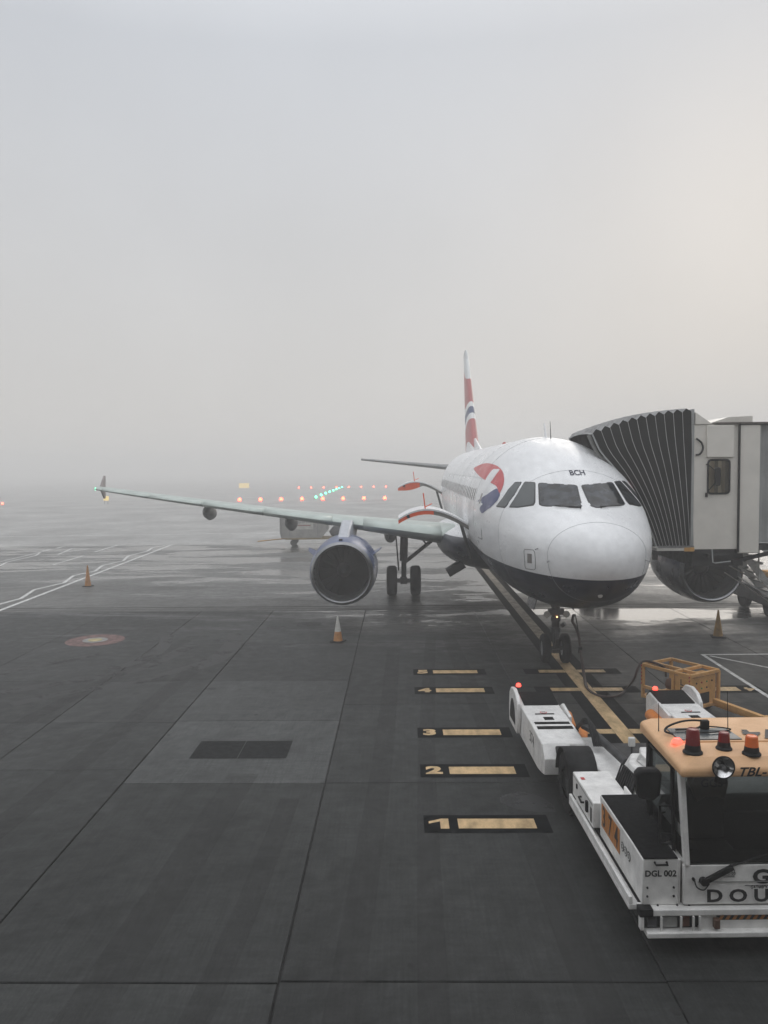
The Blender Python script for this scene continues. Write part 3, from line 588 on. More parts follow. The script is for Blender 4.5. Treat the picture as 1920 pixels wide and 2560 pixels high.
    MB().bar((gxx, gyy+.22, .7), (gxx, gyy+.42, 1.05), .10, .05).bar((gxx, gyy+.42, 1.05), (gxx, gyy+.18, 1.4), .10, .05).build('torque_link', GM, gear)
    MB().prism([(gxx+side*.17, gyy-.30, 1.0), (gxx+side*.17, gyy+.30, 1.05), (gxx+side*.28, gyy+.42, 2.6), (gxx+side*.28, gyy-.42, 2.6)], (side*.05, 0, 0)).build('gear_door', M('door_dark_grey', (.10, .10, .105), .5), gear, bevel=.015)
    for ss in (-1, 1):
        wx = gxx+ss*.46; prof = [(-.19, .33), (-.205, .42), (-.19, .52), (-.13, .575), (-.05, .585), (.05, .585), (.13, .575), (.19, .52), (.205, .42), (.19, .33)]
        o = MB().lathe(prof, (wx, gyy, .585), (1, 0, 0), 36).build('tyre', TYRE, gear, smooth=40)
        MB().lathe([(-.12, .0), (-.12, .2), (-.17, .30), (-.19, .335), (.19, .335), (.17, .30), (.12, .2), (.12, 0)], (wx, gyy, .585), (1, 0, 0), 24).build('wheel_hub', STEEL, gear, smooth=40)
# tail
FIN = bpy.data.materials.new('fin_flag_hazed_paint'); FIN.use_nodes = True
N, L = FIN.node_tree.nodes, FIN.node_tree.links; t_ = N.new('ShaderNodeTexCoord'); sp_ = N.new('ShaderNodeSeparateXYZ'); L.new(t_.outputs['Object'], sp_.inputs[0])
m1 = N.new('ShaderNodeMath'); m1.operation = 'SINE'; m0 = N.new('ShaderNodeMath'); m0.operation = 'MULTIPLY'; m0.inputs[1].default_value = 1.3; L.new(sp_.outputs['Y'], m0.inputs[0]); L.new(m0.outputs[0], m1.inputs[0])
m2 = N.new('ShaderNodeMath'); m2.operation = 'MULTIPLY_ADD'; m2.inputs[1].default_value = .35; L.new(m1.outputs[0], m2.inputs[0]); L.new(sp_.outputs['Z'], m2.inputs[2])
mr = N.new('ShaderNodeMapRange'); mr.inputs['From Min'].default_value = 5.3; mr.inputs['From Max'].default_value = 11.8; L.new(m2.outputs[0], mr.inputs['Value'])
cr = N.new('ShaderNodeValToRGB'); cr.color_ramp.interpolation = 'CONSTANT'; els = cr.color_ramp.elements
els[0].position = 0; els[0].color = (.78, .78, .78, 1); els[1].position = .10; els[1].color = (.42, .09, .09, 1)  # reds dulled to put fog haze into the fin paint
for p_, c_ in ((.30, (.78, .78, .78, 1)), (.36, (.05, .07, .16, 1)), (.44, (.78, .78, .78, 1)), (.50, (.42, .09, .09, 1)), (.76, (.70, .72, .72, 1)), (.90, (.55, .57, .57, 1))): e = els.new(p_); e.color = c_
L.new(mr.outputs[0], cr.inputs[0]); L.new(cr.outputs[0], N['Principled BSDF'].inputs['Base Color']); N['Principled BSDF'].inputs['Roughness'].default_value = .4
rows = []
for z, le, ch, tk in ((5.2, 25.6, 6.4, .10), (6.0, 26.6, 5.6, .10), (8.0, 28.5, 4.3, .10), (10.0, 30.3, 3.1, .10), (11.5, 31.65, 2.2, .10), (11.76, 32.1, 1.7, .06)):
    rows.append([Vector((y*tk*ch*1.1, le+x*ch, z)) for x, y in [(p[0], p[1] if i <= 14 else -AF[28-i][1]) for i, p in enumerate(AF)]])
mb = MB(); mb.grid(rows, wrap=True); m_ = len(AF); mb.f.append(tuple(range(m_))); mb.f.append(tuple(range(len(mb.v)-m_, len(mb.v)))); mb.build('tail_fin', FIN, plane, smooth=50)
MB().prism([(-.06, 23.2, ZC+2.0), (-.06, 26.8, ZC+2.75), (-.06, 27.5, ZC+1.7)], (.12, 0, 0)).build('fin_fillet', AWHITE, plane, bevel=.05)
for side in (-1, 1): lift([(.4, 29.3, ZC+1.16, 3.6, .11, 0), (2, 30.3, ZC+1.32, 2.9, .10, 0), (4, 31.4, ZC+1.53, 2.1, .10, 0), (6.2, 32.6, ZC+1.76, 1.3, .10, 0)], side).build('tailplane', WUND, plane, smooth=50)

# open cargo doors on the right-hand side
FLUO = M('fluorescent_orange', (.85, .10, .02), .5, var=.1); CDG = M('cargo_door_grey', (.17, .165, .15), .5, var=.2)
def cargo_door(s0, s1, zt, sc_=1.0, fat=0.):
    d = bpy.data.objects.new('cargo_door', None); COL.objects.link(d); d.parent = plane; d.empty_display_size = .2
    hx = -surf(s0, math.asin(max(-1, min(1, (zt-ZC)/2.07)))).x
    def arc(u, off): # curved leaf swung up and out from its hinge
        x = hx-2.05*u*sc_; z = zt+.10+(.62*math.sin(u*2.1)-.34*u*u)*sc_ ; return (x, z+off)
    U = [k/14 for k in range(15)]
    def leaf(u0, u1, off, th, y0, y1):
        P = [u for u in U if u0-.001 <= u <= u1+.001]; mb = MB()
        mb.grid([[Vector((arc(u, off)[0], y, arc(u, off)[1])) for u in P] for y in (y0, y1)]+[[Vector((arc(u, off)[0], y, arc(u, off)[1]-th-(fat*math.sin(math.pi*(u-.42)/.58) if u > .42 and th > .06 else 0))) for u in P] for y in (y1, y0)], wrap=False)
        n = len(P); mb.f += [(3*n+k, 3*n+k+1, k+1, k) for k in range(n-1)]; mb.f += [(0, n, 2*n, 3*n), (4*n-1, 3*n-1, 2*n-1, n-1)]; return mb
    leaf(0, 1, 0.05, .05, s0, s1).build('outer_skin', AWHITE, d, smooth=50)
    leaf(0, .5, -.01, .10, s0, s1).build('inner_frame', CDG, d, smooth=50)
    leaf(.5, 1, -.01, .10, s0, s1).build('edge_marking', FLUO, d, smooth=50)
    p = arc(.62, .05); MB().cyl((p[0], s0+.1, p[1]), (p[0]-.05, s0+.15, p[1]+.45), .018, n=6).cyl((p[0], s0+.1, p[1]+.05), (p[0]+.2, s0+.2, p[1]+.14), .014, n=6).build('door_stay', FLUO, d)
    q = arc(.12, -.05); MB().cyl((q[0], s0+.08, q[1]), (hx+.05, s0+.1, zt-.85), .05, n=10).build('door_actuator', DARK, d)
    p = arc(.86, -.10); MB().lathe([(0, .05), (.04, .05)], (p[0], s0-.03, p[1]+.05), (0, 1, 0), 10, True).build('latch', BLACK, d)
cargo_door(8.0, 9.8, 3.18); cargo_door(22.6, 24.3, 3.72, 1.0, .22)
# flap hanging below the wing root (air inlet door)
MB().prism([(-1.95, 10.6, 1.98), (-2.45, 10.6, 1.68), (-2.32, 10.6, 1.45), (-1.80, 10.6, 1.76)], (0, .5, 0)).build('belly_flap', M('flap_black', (.02, .02, .022), .5), plane, bevel=.01)

# nose landing gear
ng = bpy.data.objects.new('nose_landing_gear', None); COL.objects.link(ng); ng.parent = plane; ng.empty_display_size = .2
GN = M('nose_gear_grey', (.10, .10, .105), .42, .4, var=.25, scale=8)
MB().cyl((0, 5.07, .38), (0, 5.02, .95), .065, n=14).cyl((0, 5.03, .85), (0, 4.94, 1.85), .10, n=16).cyl((0, 5.03, .80), (0, 5.02, .93), .125, n=16).cyl((0, 5.0, 1.1), (0, 4.99, 1.2), .125, n=16).build('strut', GN, ng)
MB().cyl((-.22, 5.07, .38), (.22, 5.07, .38), .055, n=12).box(-.09, .09, 4.97, 5.17, .27, .36).build('axle', GN, ng)
MB().bar((0, 4.93, .42), (0, 4.78, .68), .08, .04).bar((0, 4.78, .68), (0, 4.92, .95), .08, .04).build('torque_link', GN, ng)
MB().cyl((0, 5.05, 1.25), (0, 6.3, 1.85), .05, n=10).cyl((-.16, 4.98, 1.55), (-.42, 5.0, 1.85), .03, n=8).cyl((.16, 4.98, 1.55), (.42, 5.0, 1.85), .03, n=8).build('drag_brace', GN, ng)
MB().box(-.19, .19, 4.88, 5.06, 1.26, 1.40).cyl((.13, 4.9, .98), (.20, 4.85, 1.05), .055, n=10).build('steering_block', GN, ng)
for sx_ in (-1, 1):
    MB().lathe([(-.10, .03), (-.06, .075), (0, .088)], (sx_*.24, 4.86, 1.28), (0, -1, 0), 16).build('taxi_light_housing', DARK, ng)
    MB().lathe([(0, .082), (.008, .04), (.010, 0)], (sx_*.24, 4.86, 1.28), (0, -1, 0), 16).build('taxi_light_lens', M('lens_clear', (.75, .75, .72), .08), ng)
    wx = sx_*.25; prof = [(-.095, .19), (-.11, .25), (-.10, .33), (-.06, .372), (.06, .372), (.10, .33), (.11, .25), (.095, .19)]
    MB().lathe(prof, (wx, 5.07, .375), (1, 0, 0), 32).build('tyre', TYRE, ng, smooth=40)
    MB().lathe([(-.05, 0), (-.05, .10), (-.085, .19), (.085, .19), (.05, .10), (.05, 0)], (wx, 5.07, .375), (1, 0, 0), 20).build('wheel_hub', STEEL, ng, smooth=40)
    MB().prism([(sx_*.36, 5.25, 1.80), (sx_*.36, 6.4, 1.80), (sx_*.50, 6.4, 1.32), (sx_*.50, 5.25, 1.32)], (sx_*.02, 0, 0)).build('gear_door', NAVY, ng, bevel=.01)
MB().lathe([(0, .02), (.015, .018), (.02, 0)], (0, 4.84, 1.22), (0, -1, 0), 8).build('indicator_lamp', M('amber_glow', (.8, .4, .1), .3, emit=(1, .5, .2), estr=5), ng)
MB().box(.52, .98, 4.55, 5.0, 1.64, 1.85).build('power_receptacle_box', DARK, ng, bevel=.01)
# ================================================================ boarding bridge (world coordinates minus its base)
BO = (8.0, 20.4, 0)
bridge = thing('boarding_bridge', 'cream boarding bridge cab with black folding canopy against the airplane', 'boarding bridge', BO)
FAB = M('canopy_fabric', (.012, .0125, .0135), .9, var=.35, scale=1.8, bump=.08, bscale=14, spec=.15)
FABT = M('canopy_skylit_fabric', (.30, .30, .30), .7, var=.3, scale=3)  # roof folds paler: sky light put into the fabric colour
RIB = M('canopy_rib', (.50, .50, .49), .5, var=.2); CREAM = M('cream_panel', (.74, .71, .65), .5, var=.10, scale=1.1, bump=.02); GREYP = M('bridge_grey', (.33, .34, .34), .5, var=.15, scale=2)
NH, NV = 12, 12
YF, YR = 18.95, 21.9
_hv = [0, .16, .36, .58, .82, 1.0]; HX = pchip(_hv, [2.13, 1.93, 1.60, 1.20, .78, .60]); HZ = pchip(_hv, [-.68, -.13, .54, 1.12, 1.62, 2.01])
def hoop(t, out=0.0):
    """front leg bottom-to-top, roof, rear leg top-to-bottom"""
    pts = []; cx_, cz_ = 3.97, 3.73
    for k in range(NV+1):
        v = k/NV; p0 = Vector((cx_+HX(v), 0, cz_+HZ(v))); p1 = Vector((6.84-.07*v, 0, 3.09+3.13*v))
        p = p0.lerp(p1, t); p.z += .10*math.sin(math.pi*t)*v
        pts.append(p)
    yf = YF+.35*(1-t)
    F_ = [Vector((p.x, yf-out*.03, p.z+(out if k == NV else 0))) for k, p in enumerate(pts)]
    top = pts[-1]
    Rf = [Vector((top.x, yf+(YR-yf)*j/4, top.z+out+.05*math.sin(math.pi*j/4))) for j in range(1, 4)]
    Bk = [Vector((p.x, YR+out*.13, p.z+(out if k == 0 else 0))) for k, p in enumerate(reversed(pts))]
    return F_, Rf, Bk
H = [hoop(i/(NH-1)) for i in range(NH)]
for i in range(NH-1):
    Mh = hoop((i+.42)/(NH-1), .085)
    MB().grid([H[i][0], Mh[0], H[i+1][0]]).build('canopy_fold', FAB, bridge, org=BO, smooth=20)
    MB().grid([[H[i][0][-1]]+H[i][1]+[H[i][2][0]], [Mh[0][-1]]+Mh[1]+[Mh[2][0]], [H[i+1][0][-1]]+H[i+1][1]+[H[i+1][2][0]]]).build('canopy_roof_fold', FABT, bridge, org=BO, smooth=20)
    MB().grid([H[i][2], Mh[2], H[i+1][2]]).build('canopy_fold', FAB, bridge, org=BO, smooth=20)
for i in range(NH):
    h_ = H[i]; MB().tube([p+Vector((0, -.008, 0)) for p in h_[0]]+[p+Vector((0, 0, .006)) for p in h_[1]]+[p+Vector((0, .008, 0)) for p in h_[2]], .006 if i else .02, 5).build('canopy_rib', RIB if i else GREYP, bridge, org=BO)
# padded bumper against the fuselage
MB().tube([p+Vector((-.07, .06, -.02)) for p in H[0][0]], .045, 8).build('canopy_bumper', M('bumper_grey', (.16, .16, .155), .7, var=.25), bridge, org=BO, smooth=60)
# cab
Z0, Z1 = 3.02, 5.92
def pane(x0, x1, z0, z1, y, dy): return MB().box(x0, x1, y, y+dy, z0, z1)
wx0, wx1, wz0, wz1 = 7.165, 7.665, 4.32, 5.10
mb = MB()
for r_ in ((6.84, wx0, Z0, Z1), (wx1, 7.86, Z0, Z1), (wx0, wx1, Z0, wz0), (wx0, wx1, wz1, Z1)): mb.box(r_[0], r_[1], 18.97, 19.03, r_[2], r_[3])
mb.build('cab_front_wall', CREAM, bridge, org=BO)
MB().box(6.86, 7.86, 21.9, 21.96, Z0, Z1).build('cab_rear_wall', CREAM, bridge, org=BO)
MB().box(6.78, 6.84, 18.95, 21.95, 5.92, 6.28).box(6.78, 6.84, 18.95, 19.02, Z0, 5.92).build('canopy_mount_frame', GREYP, bridge, org=BO, bevel=.008)
MB().box(6.86, 7.86, 19.03, 21.9, Z0-.12, Z0+.02).box(6.9, 8.1, 19.2, 21.7, Z0-.42, Z0-.12).build('cab_floor', DARK, bridge, org=BO)
MB().box(7.88, 8.36, 18.94, 22.0, 2.92, 5.90).build('turning_column', CREAM, bridge, org=BO, bevel=.02)
MB().box(7.855, 7.885, 18.9, 18.99, 2.95, 5.95).build('corner_post', BLACK, bridge, org=BO)
MB().prism([(6.86, 18.94, 5.93), (7.25, 18.94, 5.93), (6.86, 18.94, 6.20)], (0, 3, 0)).prism([(7.25, 19.2, 5.95), (7.72, 19.2, 6.10), (8.28, 19.2, 6.12), (8.28, 19.2, 5.97)], (0, 2.4, 0)).build('cab_roof', CREAM, bridge, org=BO)
MB().box(7.30, 8.9, 18.90, 22.0, 5.925, 5.965).build('roof_edge', M('roof_edge_brown', (.10, .085, .075), .6), bridge, org=BO)
MB().box(7.12, 7.74, 18.90, 18.968, 5.16, 5.90).build('service_panel', CREAM, bridge, org=BO, bevel=.01)
# window: frame, pane and the striped blind behind
def rrect(x0, x1, z0, z1, r_, y, n=5):
    P = []
    for cx_, cz_, a0 in ((x1-r_, z1-r_, 0), (x0+r_, z1-r_, 90), (x0+r_, z0+r_, 180), (x1-r_, z0+r_, 270)):
        for k in range(n+1): a = R(a0+90*k/n); P.append(Vector((cx_+r_*math.cos(a), y, cz_+r_*math.sin(a))))
    return P
wf = MB().tube(rrect(wx0, wx1, wz0, wz1, .08, 18.955)+[rrect(wx0, wx1, wz0, wz1, .08, 18.955)[0]], .022, 6).build('cab_window', BLACK, bridge, org=BO)
gl = pane_mat('clear_pane', (.85, .87, .86))
MB().add([(wx0, 18.985, wz0), (wx1, 18.985, wz0), (wx1, 18.985, wz1), (wx0, 18.985, wz1)], [(0, 1, 2, 3)]).build('window_pane', gl, wf, org=BO)
bc = [(.70, .58, .42), (.55, .43, .29), (.26, .22, .17), (.72, .60, .44), (.38, .30, .21), (.20, .17, .13)]
for k in range(6): MB().box(wx0+k*.083, wx0+k*.083+.080, 18.993+.004*(k % 2), 18.996+.004*(k % 2), wz0, wz1).build('blind_slat', M('blind_%d' % k, bc[k], .7, var=.1), wf, org=BO)
mr_ = MB().prism(rrect(7.27, 7.41, 4.50, 4.93, .06, 18.80), (0, .06, 0)).build('mirror', BLACK, bridge, org=BO, bevel=.015)
MB().tube([(7.12, 18.96, 5.0), (7.16, 18.9, 4.98), (7.28, 18.84, 4.86)], .012, 6).tube([(7.14, 18.96, 4.30), (7.15, 18.9, 4.38), (7.28, 18.84, 4.56)], .012, 6).cyl((7.13, 18.94, 4.24), (7.13, 18.94, 4.34), .03, n=8).build('mirror_arm', BLACK, mr_, org=BO)
MB().tube(smooth_path([(6.88, 18.94, 5.60), (6.99, 18.91, 5.50), (7.02, 18.90, 5.36), (6.96, 18.91, 5.24), (6.87, 18.94, 5.22)]), .022, 8).build('hose_loop', BLACK, bridge, org=BO, smooth=60)
# door-sill platform below the canopy
MB().box(5.97, 6.84, 18.86, 21.9, 3.0, 3.06).build('sill_platform', M('sill_white', (.58, .57, .53), .5, var=.2), bridge, org=BO)
MB().box(6.60, 6.83, 18.845, 18.86, 2.985, 3.075).build('sill_stripe', YEL, bridge, org=BO)
mb = MB()
for k in range(18): mb.lathe([(0, .028), (.05, .028)], (6.03+k*.046, 18.88, 3.09), (0, 1, 0), 8, True)
tag(mb.build('roller_edge', STEEL, bridge, org=BO), kind='stuff')
MB().box(5.92, 6.02, 18.95, 19.05, 2.78, 3.0).box(7.2, 7.7, 19.0, 19.4, 2.84, 2.90).build('platform_bracket', DARK, bridge, org=BO)
MB().tube([(7.28, 18.96, 3.02), (7.28, 18.9, 2.72), (7.34, 18.9, 2.70), (7.7, 18.92, 2.74)], .016, 6).build('step_rail', GREYP, bridge, org=BO)
# tunnel leading off to the right
mb = MB(); n = 60; rows = [[], []]
for k in range(n+1):
    x = 8.40+k*.055; y = 19.12+(.03 if (k//2) % 2 else 0); rows[0].append(Vector((x, y, 3.15))); rows[1].append(Vector((x, y, 5.90)))
mb.grid(rows); mb.box(8.40, 12.5, 19.16, 21.8, 3.15, 5.90); mb.build('tunnel', GREYP, bridge, org=BO, smooth=0)
for yk in (19.05, 21.7): MB().box(8.36, 12.5, yk, yk+.2, 2.98, 3.13).build('tunnel_beam', DARK, bridge, org=BO)
MB().box(10.9, 11.5, 19.4, 20.0, .6, 5.0).box(10.9, 11.5, 21.0, 21.6, .6, 5.0).box(10.7, 11.7, 19.2, 21.8, .45, .95).build('lift_column', GREYP, bridge, org=BO, bevel=.02)
for yk in (19.3, 20.3, 21.3): MB().lathe([(-.16, .2), (-.18, .4), (-.1, .5), (.1, .5), (.18, .4), (.16, .2), (-.16, .2)], (11.2, yk, .5), (0, 1, 0), 24).build('drive_wheel', TYRE, bridge, org=BO)
MB().bar((7.75, 18.98, 2.72), (9.0, 19.0, 3.0), .05, .09).build('cable_tray', BLACK, bridge, org=BO)
# service stairs under the tunnel
stair = thing('service_stairs', 'white service stairs hanging beside the boarding bridge column', 'stairs', (8.9, 20.6, 0))
SO = (8.9, 20.6, 0)
for yk in (20.2, 21.0): MB().bar((8.40, yk, 2.95), (10.65, yk, .15), .05, .16).build('stringer', TUGW, stair, org=SO)
for k in range(11): u = (k+.5)/11; MB().box(8.40+2.25*u-.12, 8.40+2.25*u+.12, 20.22, 20.98, 2.92-2.78*u, 2.95-2.78*u).build('tread', GREYP, stair, org=SO)
for yk in (20.18, 21.02):
    mb = MB(); mb.tube([(8.40, yk, 2.45), (10.65, yk, 1.15)], .02, 6); mb.tube([(8.40, yk, 2.2), (10.65, yk, .7)], .015, 6)
    for k in range(6): u = k/5; mb.tube([(8.40+2.25*u, yk, 2.92-2.78*u-.02), (8.40+2.25*u, yk, 2.45-1.3*u+.5*(1-u)*0)], .018, 6)
    mb.build('handrail', TUGW, stair, org=SO)
MB().box(8.1, 9.0, 20.15, 21.05, 2.50, 2.56).tube([(8.18, 20.17, 2.5), (8.18, 20.17, 2.93)], .02, 6).tube([(8.5, 20.17, 2.5), (8.5, 20.17, 2.93)], .02, 6).tube([(8.9, 20.17, 2.1), (8.9, 20.17, 2.93)], .02, 6).tube([(8.12, 20.17, 2.74), (9.0, 20.17, 2.74)], .02, 6).build('landing', TUGW, stair, org=SO)
# baggage loader parked beyond the far engine (only its edge shows)
ld = thing('belt_loader', 'dark belt loader partly hidden behind the bridge at right edge', 'belt loader', (13.0, 27.5, 0))
MB().box(-1.1, 1.1, -1.6, 1.6, .35, .9).build('body', DARK, ld, bevel=.05)
MB().prism([(-.5, -3.0, 1.15), (-.5, 3.2, 2.6), (-.5, 3.2, 2.8), (-.5, -3.0, 1.35)], (1.0, 0, 0)).build('conveyor', GREYP, ld, bevel=.03)
for xk in (-1.0, .8):
    for yk in (-1.0, 1.0): MB().lathe([(0, .25), (0, .38), (.2, .38), (.2, .25)], (xk, yk, .38), (1, 0, 0), 20, True).build('wheel', TYRE, ld)
MB().box(-1.05, -.4, -1.5, -.6, .9, 1.5).build('driver_cab', YEL, ld, bevel=.03)

# ================================================================ towbarless tug (local frame: y away from the viewer, 0 at its bumper)
TX, TY = 3.80, 8.1
tug = thing('aircraft_tug', 'white towbarless aircraft tug with orange cab roof in the right foreground', 'aircraft tug', (TX, TY, 0), R(1.4))
ANTI = M('anti_slip_black', (.008, .008, .009), .85, var=.3, scale=20, bump=.5, bscale=160, spec=.12)
ROOF = M('cab_roof_orange', (.72, .43, .225), .48, var=.10, scale=3, bump=.03)
DECO = M('decal_orange', (.50, .19, .04), .5); LBLK = M('lettering_black', (.012, .012, .013), .5)
def T(name, mb, mat, bevel=.008, parent=None, smooth=32): return mb.build(name, mat, parent or tug, bevel=bevel, smooth=smooth)
chs = T('chassis', MB().box(-1.33, 1.33, .06, 4.1, .24, .46).box(-.8, .8, 3.4, 4.6, .25, .6), DARK)
# bumper: two rails, uprights, lights set back
T('bumper', MB().box(-1.40, 1.40, -.06, .10, .435, .505).box(-1.34, 1.34, -.10, .04, .225, .285).box(-1.40, -1.36, -.06, .02, .285, .435).box(1.36, 1.40, -.06, .02, .285, .435), TUGW, .012)
for x in (-1.19, -.99, -.865, -.80, .80, .865, .99, 1.19): T('bumper_upright', MB().box(x-.009, x+.009, -.075, -.05, .285, .435), TUGW, 0)
T('bumper_panel', MB().box(-.79, .79, -.03, .0, .285, .435), TUGW, 0)
T('corner_guard', MB().box(-1.41, -1.27, -.068, .05, .43, .512), BLACK); T('corner_guard', MB().box(1.27, 1.41, -.068, .05, .43, .512), BLACK)
T('light_recess', MB().box(-1.35, -.80, .0, .02, .285, .435), BLACK, 0); T('light_recess', MB().box(.80, 1.35, .0, .02, .285, .435), BLACK, 0)
for s_ in (-1, 1):
    T('headlight', MB().box(s_*1.09-.08, s_*1.09+.08, -.03, -.001, .30, .42), M('headlight_glass', (.35, .35, .34), .1, .2, var=.3), .02)
    T('marker_lamp', MB().box(s_*1.27-.05, s_*1.27+.05, -.02, -.001, .30, .42), M('lamp_dark', (.08, .08, .085), .15), .01)
    T('side_lamp', MB().box(s_*.93-.045, s_*.93+.045, -.02, -.001, .30, .42), M('lamp_amber_dark', (.10, .03, .012), .3), .01)
for x in (-1.2, -1.0, -.88, .88, 1.0): T('bolt', MB().lathe([(0, .012), (.010, .011), (.012, 0)], (x, .02, .505), (0, 0, 1), 8), DARK, 0)
for k in range(18):
    x = -.60+k*.07; T('hazard_stripe', MB().prism([(x, -.034, .38), (x+.035, -.034, .38), (x+.065, -.034, .43), (x+.03, -.034, .43)], (0, .003, 0)), M('hazard_orange', (.42, .17, .04), .5), 0)
T('hazard_board', MB().box(-.62, .68, -.0315, -.031+.0005, .375, .435), LBLK, 0)
T('tow_eye', MB().box(-.66, -.60, -.09, -.03, .31, .41), M('tow_eye_brown', (.10, .05, .03), .6), .01)
for s_ in (-1, 1):
    # side rail and skirt
    T('side_rail', MB().box(*sorted((s_*1.36, s_*1.47)), .10, 2.75, .42, .475).box(*sorted((s_*1.43, s_*1.47)), .10, 2.75, .475, .56), TUGW, .008)
    for k in range(9): T('rail_bolt', MB().lathe([(0, .013), (.010, .011), (.012, 0)], (s_*1.40, .25+.3*k, .475), (0, 0, 1), 8), DARK, 0)
    # forward locker with black tread top
    X0, X1 = s_*1.355, s_*.985
    lk = T('forward_locker', MB().prism([(X0, .03, .505), (X0, 1.62, .505), (X0, 1.62, 1.00), (X0, .42, 1.00), (X0, .03, .985)], (X1-X0, 0, 0)), TUGW, .012)
    T('tread_panel', MB().box(*sorted((s_*1.345, s_*.80)), .40, 1.60, 1.002, 1.012).prism([(s_*1.345, .025, .99), (s_*1.345, .40, 1.002), (s_*1.345, .40, 1.012), (s_*1.345, .025, 1.0)], (-s_*.35, 0, 0)), ANTI, 0, lk)
    T('inner_cowl', MB().prism([(s_*.985, .05, .505), (s_*.985, 1.9, .505), (s_*.985, 1.9, 1.0), (s_*.985, .05, .97)], (-s_*.03, 0, 0)).prism([(s_*.80, .42, 1.0), (s_*.80, 1.9, 1.0), (s_*.68, 1.9, 1.12), (s_*.72, .6, 1.02)], (-s_*.03, 0, -.05)), TUGW, .01, lk)
    T('grab_handle', MB().tube([(s_*1.17-.06, .03, .955), (s_*1.17-.06, -.01, .945), (s_*1.17+.06, -.01, .945), (s_*1.17+.06, .03, .955)], .012, 8), BLACK, 0, lk)
    for dx, dz in ((-.135, .60), (.135, .60), (-.135, .69), (.135, .69)): T('bolt', MB().lathe([(0, .012), (.012, .010), (.014, 0)], (s_*1.17+dx, .03, dz), (0, -1, 0), 8), DARK, 0, lk)
    # fleet number plates and round decals on the outer face
    xo = s_*(1.355+.003)
    for k, ch in enumerate('374'):
        y_ = (1.42-.25*k) if s_ < 0 else (.92+.25*k)
        T('number_plate', MB().box(*sorted((xo, xo+s_*.003)), y_-.115, y_+.115, .66, .94), DECO, 0, lk)
        lettering('number_digit', ch, .34, LBLK, lk, (xo+s_*.006, y_, .80), (0, -1 if s_ < 0 else 1, 0), (0, 0, 1), bold=.006, sx=.8)
    for k in range(3):
        y_ = .70-.115*k
        T('round_decal', MB().lathe([(0, .052), (.002, .052)], (xo, y_, .80), (s_, 0, 0), 20, True), LBLK, 0, lk)
        T('round_decal', MB().lathe([(0, .040), (.002, .040)], (xo+s_*.003, y_, .80), (s_, 0, 0), 20, True), TUGW, 0, lk)
        lettering('decal_letter', 'GGS'[k], .07, LBLK, lk, (xo+s_*.0062, y_, .80), (0, -1 if s_ < 0 else 1, 0), (0, 0, 1), bold=.003)
    # rear locker
    rl = T('rear_locker', MB().box(*sorted((s_*1.425, s_*.93)), 1.68, 2.72, .56, .875), TUGW, .012)
    T('lid_gap', MB().box(*sorted((s_*1.427, s_*1.423)), 1.70, 2.70, .835, .841), DARK, 0, rl)
    T('locker_latch', MB().box(*sorted((s_*1.455, s_*1.42)), 1.9, 1.96, .66, .80), BLACK, .008, rl); T('locker_latch', MB().box(*sorted((s_*1.44, s_*1.42)), 2.45, 2.49, .74, .80), BLACK, .004, rl)
    T('locker_handle', MB().tube([(s_*1.42, 2.12, .70), (s_*1.46, 2.12, .70), (s_*1.46, 2.25, .72), (s_*1.42, 2.25, .72)], .014, 6), BLACK, 0, rl)
    T('vent_slot', MB().box(*sorted((s_*1.428, s_*1.42)), 1.74, 1.80, .60, .78), BLACK, 0, rl)
    T('red_tag', MB().box(*sorted((s_*1.38, s_*1.33)), 2.42, 2.50, .876, .879), M('tag_red', (.45, .02, .02), .5), 0, rl)
    # drive wheel with mudguard
    wx = s_*1.20; prof = [(-.17, .22), (-.185, .33), (-.17, .415), (-.13, .445), (.13, .445), (.17, .415), (.185, .33), (.17, .22)]
    wheel = T('drive_wheel', MB().lathe(prof, (wx, 3.42, .45), (1, 0, 0), 40), TYRE, 0)
    T('wheel_hub', MB().lathe([(-.10, 0), (-.10, .12), (-.14, .22), (.14, .22), (.10, .12), (.10, 0)], (wx, 3.42, .45), (1, 0, 0), 24), DARK, 0, wheel)
    for k in range(26):
        a = 2*math.pi*k/26; c = Vector((0, math.cos(a), math.sin(a)))
        T('tread_block', MB().bar(Vector((wx-.14, 3.42, .45))+c*.447, Vector((wx+.14, 3.42, .45))+c*.447+Vector((0, -math.sin(a), math.cos(a)))*.03, .045, .016, up=c), TYRE, 0, wheel)
    rows = [[], []]
    for k in range(15):
        a = R(200-k*14); rows[0].append(Vector((wx-.20, 3.42+.50*math.cos(a), .45+.50*math.sin(a)))); rows[1].append(Vector((wx+.20, 3.42+.50*math.cos(a), .45+.50*math.sin(a))))
    o = T('mudguard', MB().grid(rows), BLACK, 0, None, 60); so = o.modifiers.new('t', 'SOLIDIFY'); so.thickness = .02
    # lifting arm
    A0, A1 = s_*1.56, s_*.88
    arm = T('lifting_arm', MB().prism([(A0, 4.15, .30), (A0, 4.15, .76), (A0, 4.9, .80), (A0, 5.9, .80), (A0, 6.55, .86), (A0, 6.72, .74), (A0, 6.72, .34), (A0, 6.3, .25), (A0, 4.5, .25)], (A1-A0, 0, 0)), TUGW, .02)
    pl = [(6.0, .30), (5.9, .62), (5.95, .84), (6.1, .96), (6.35, 1.01), (6.62, .97), (6.78, .85), (6.82, .6), (6.8, .3)]
    T('outer_plate', MB().prism([(A0+s_*.002, y, z) for y, z in pl], (s_*.07, 0, 0)), TUGW, .015, arm)
    T('wheel_arch', MB().prism([(A0+s_*.074, 6.40+.27*math.cos(R(k*15)), .42+.40*math.sin(R(k*15))) for k in range(13)], (s_*.006, 0, 0)), BLACK, 0, arm)
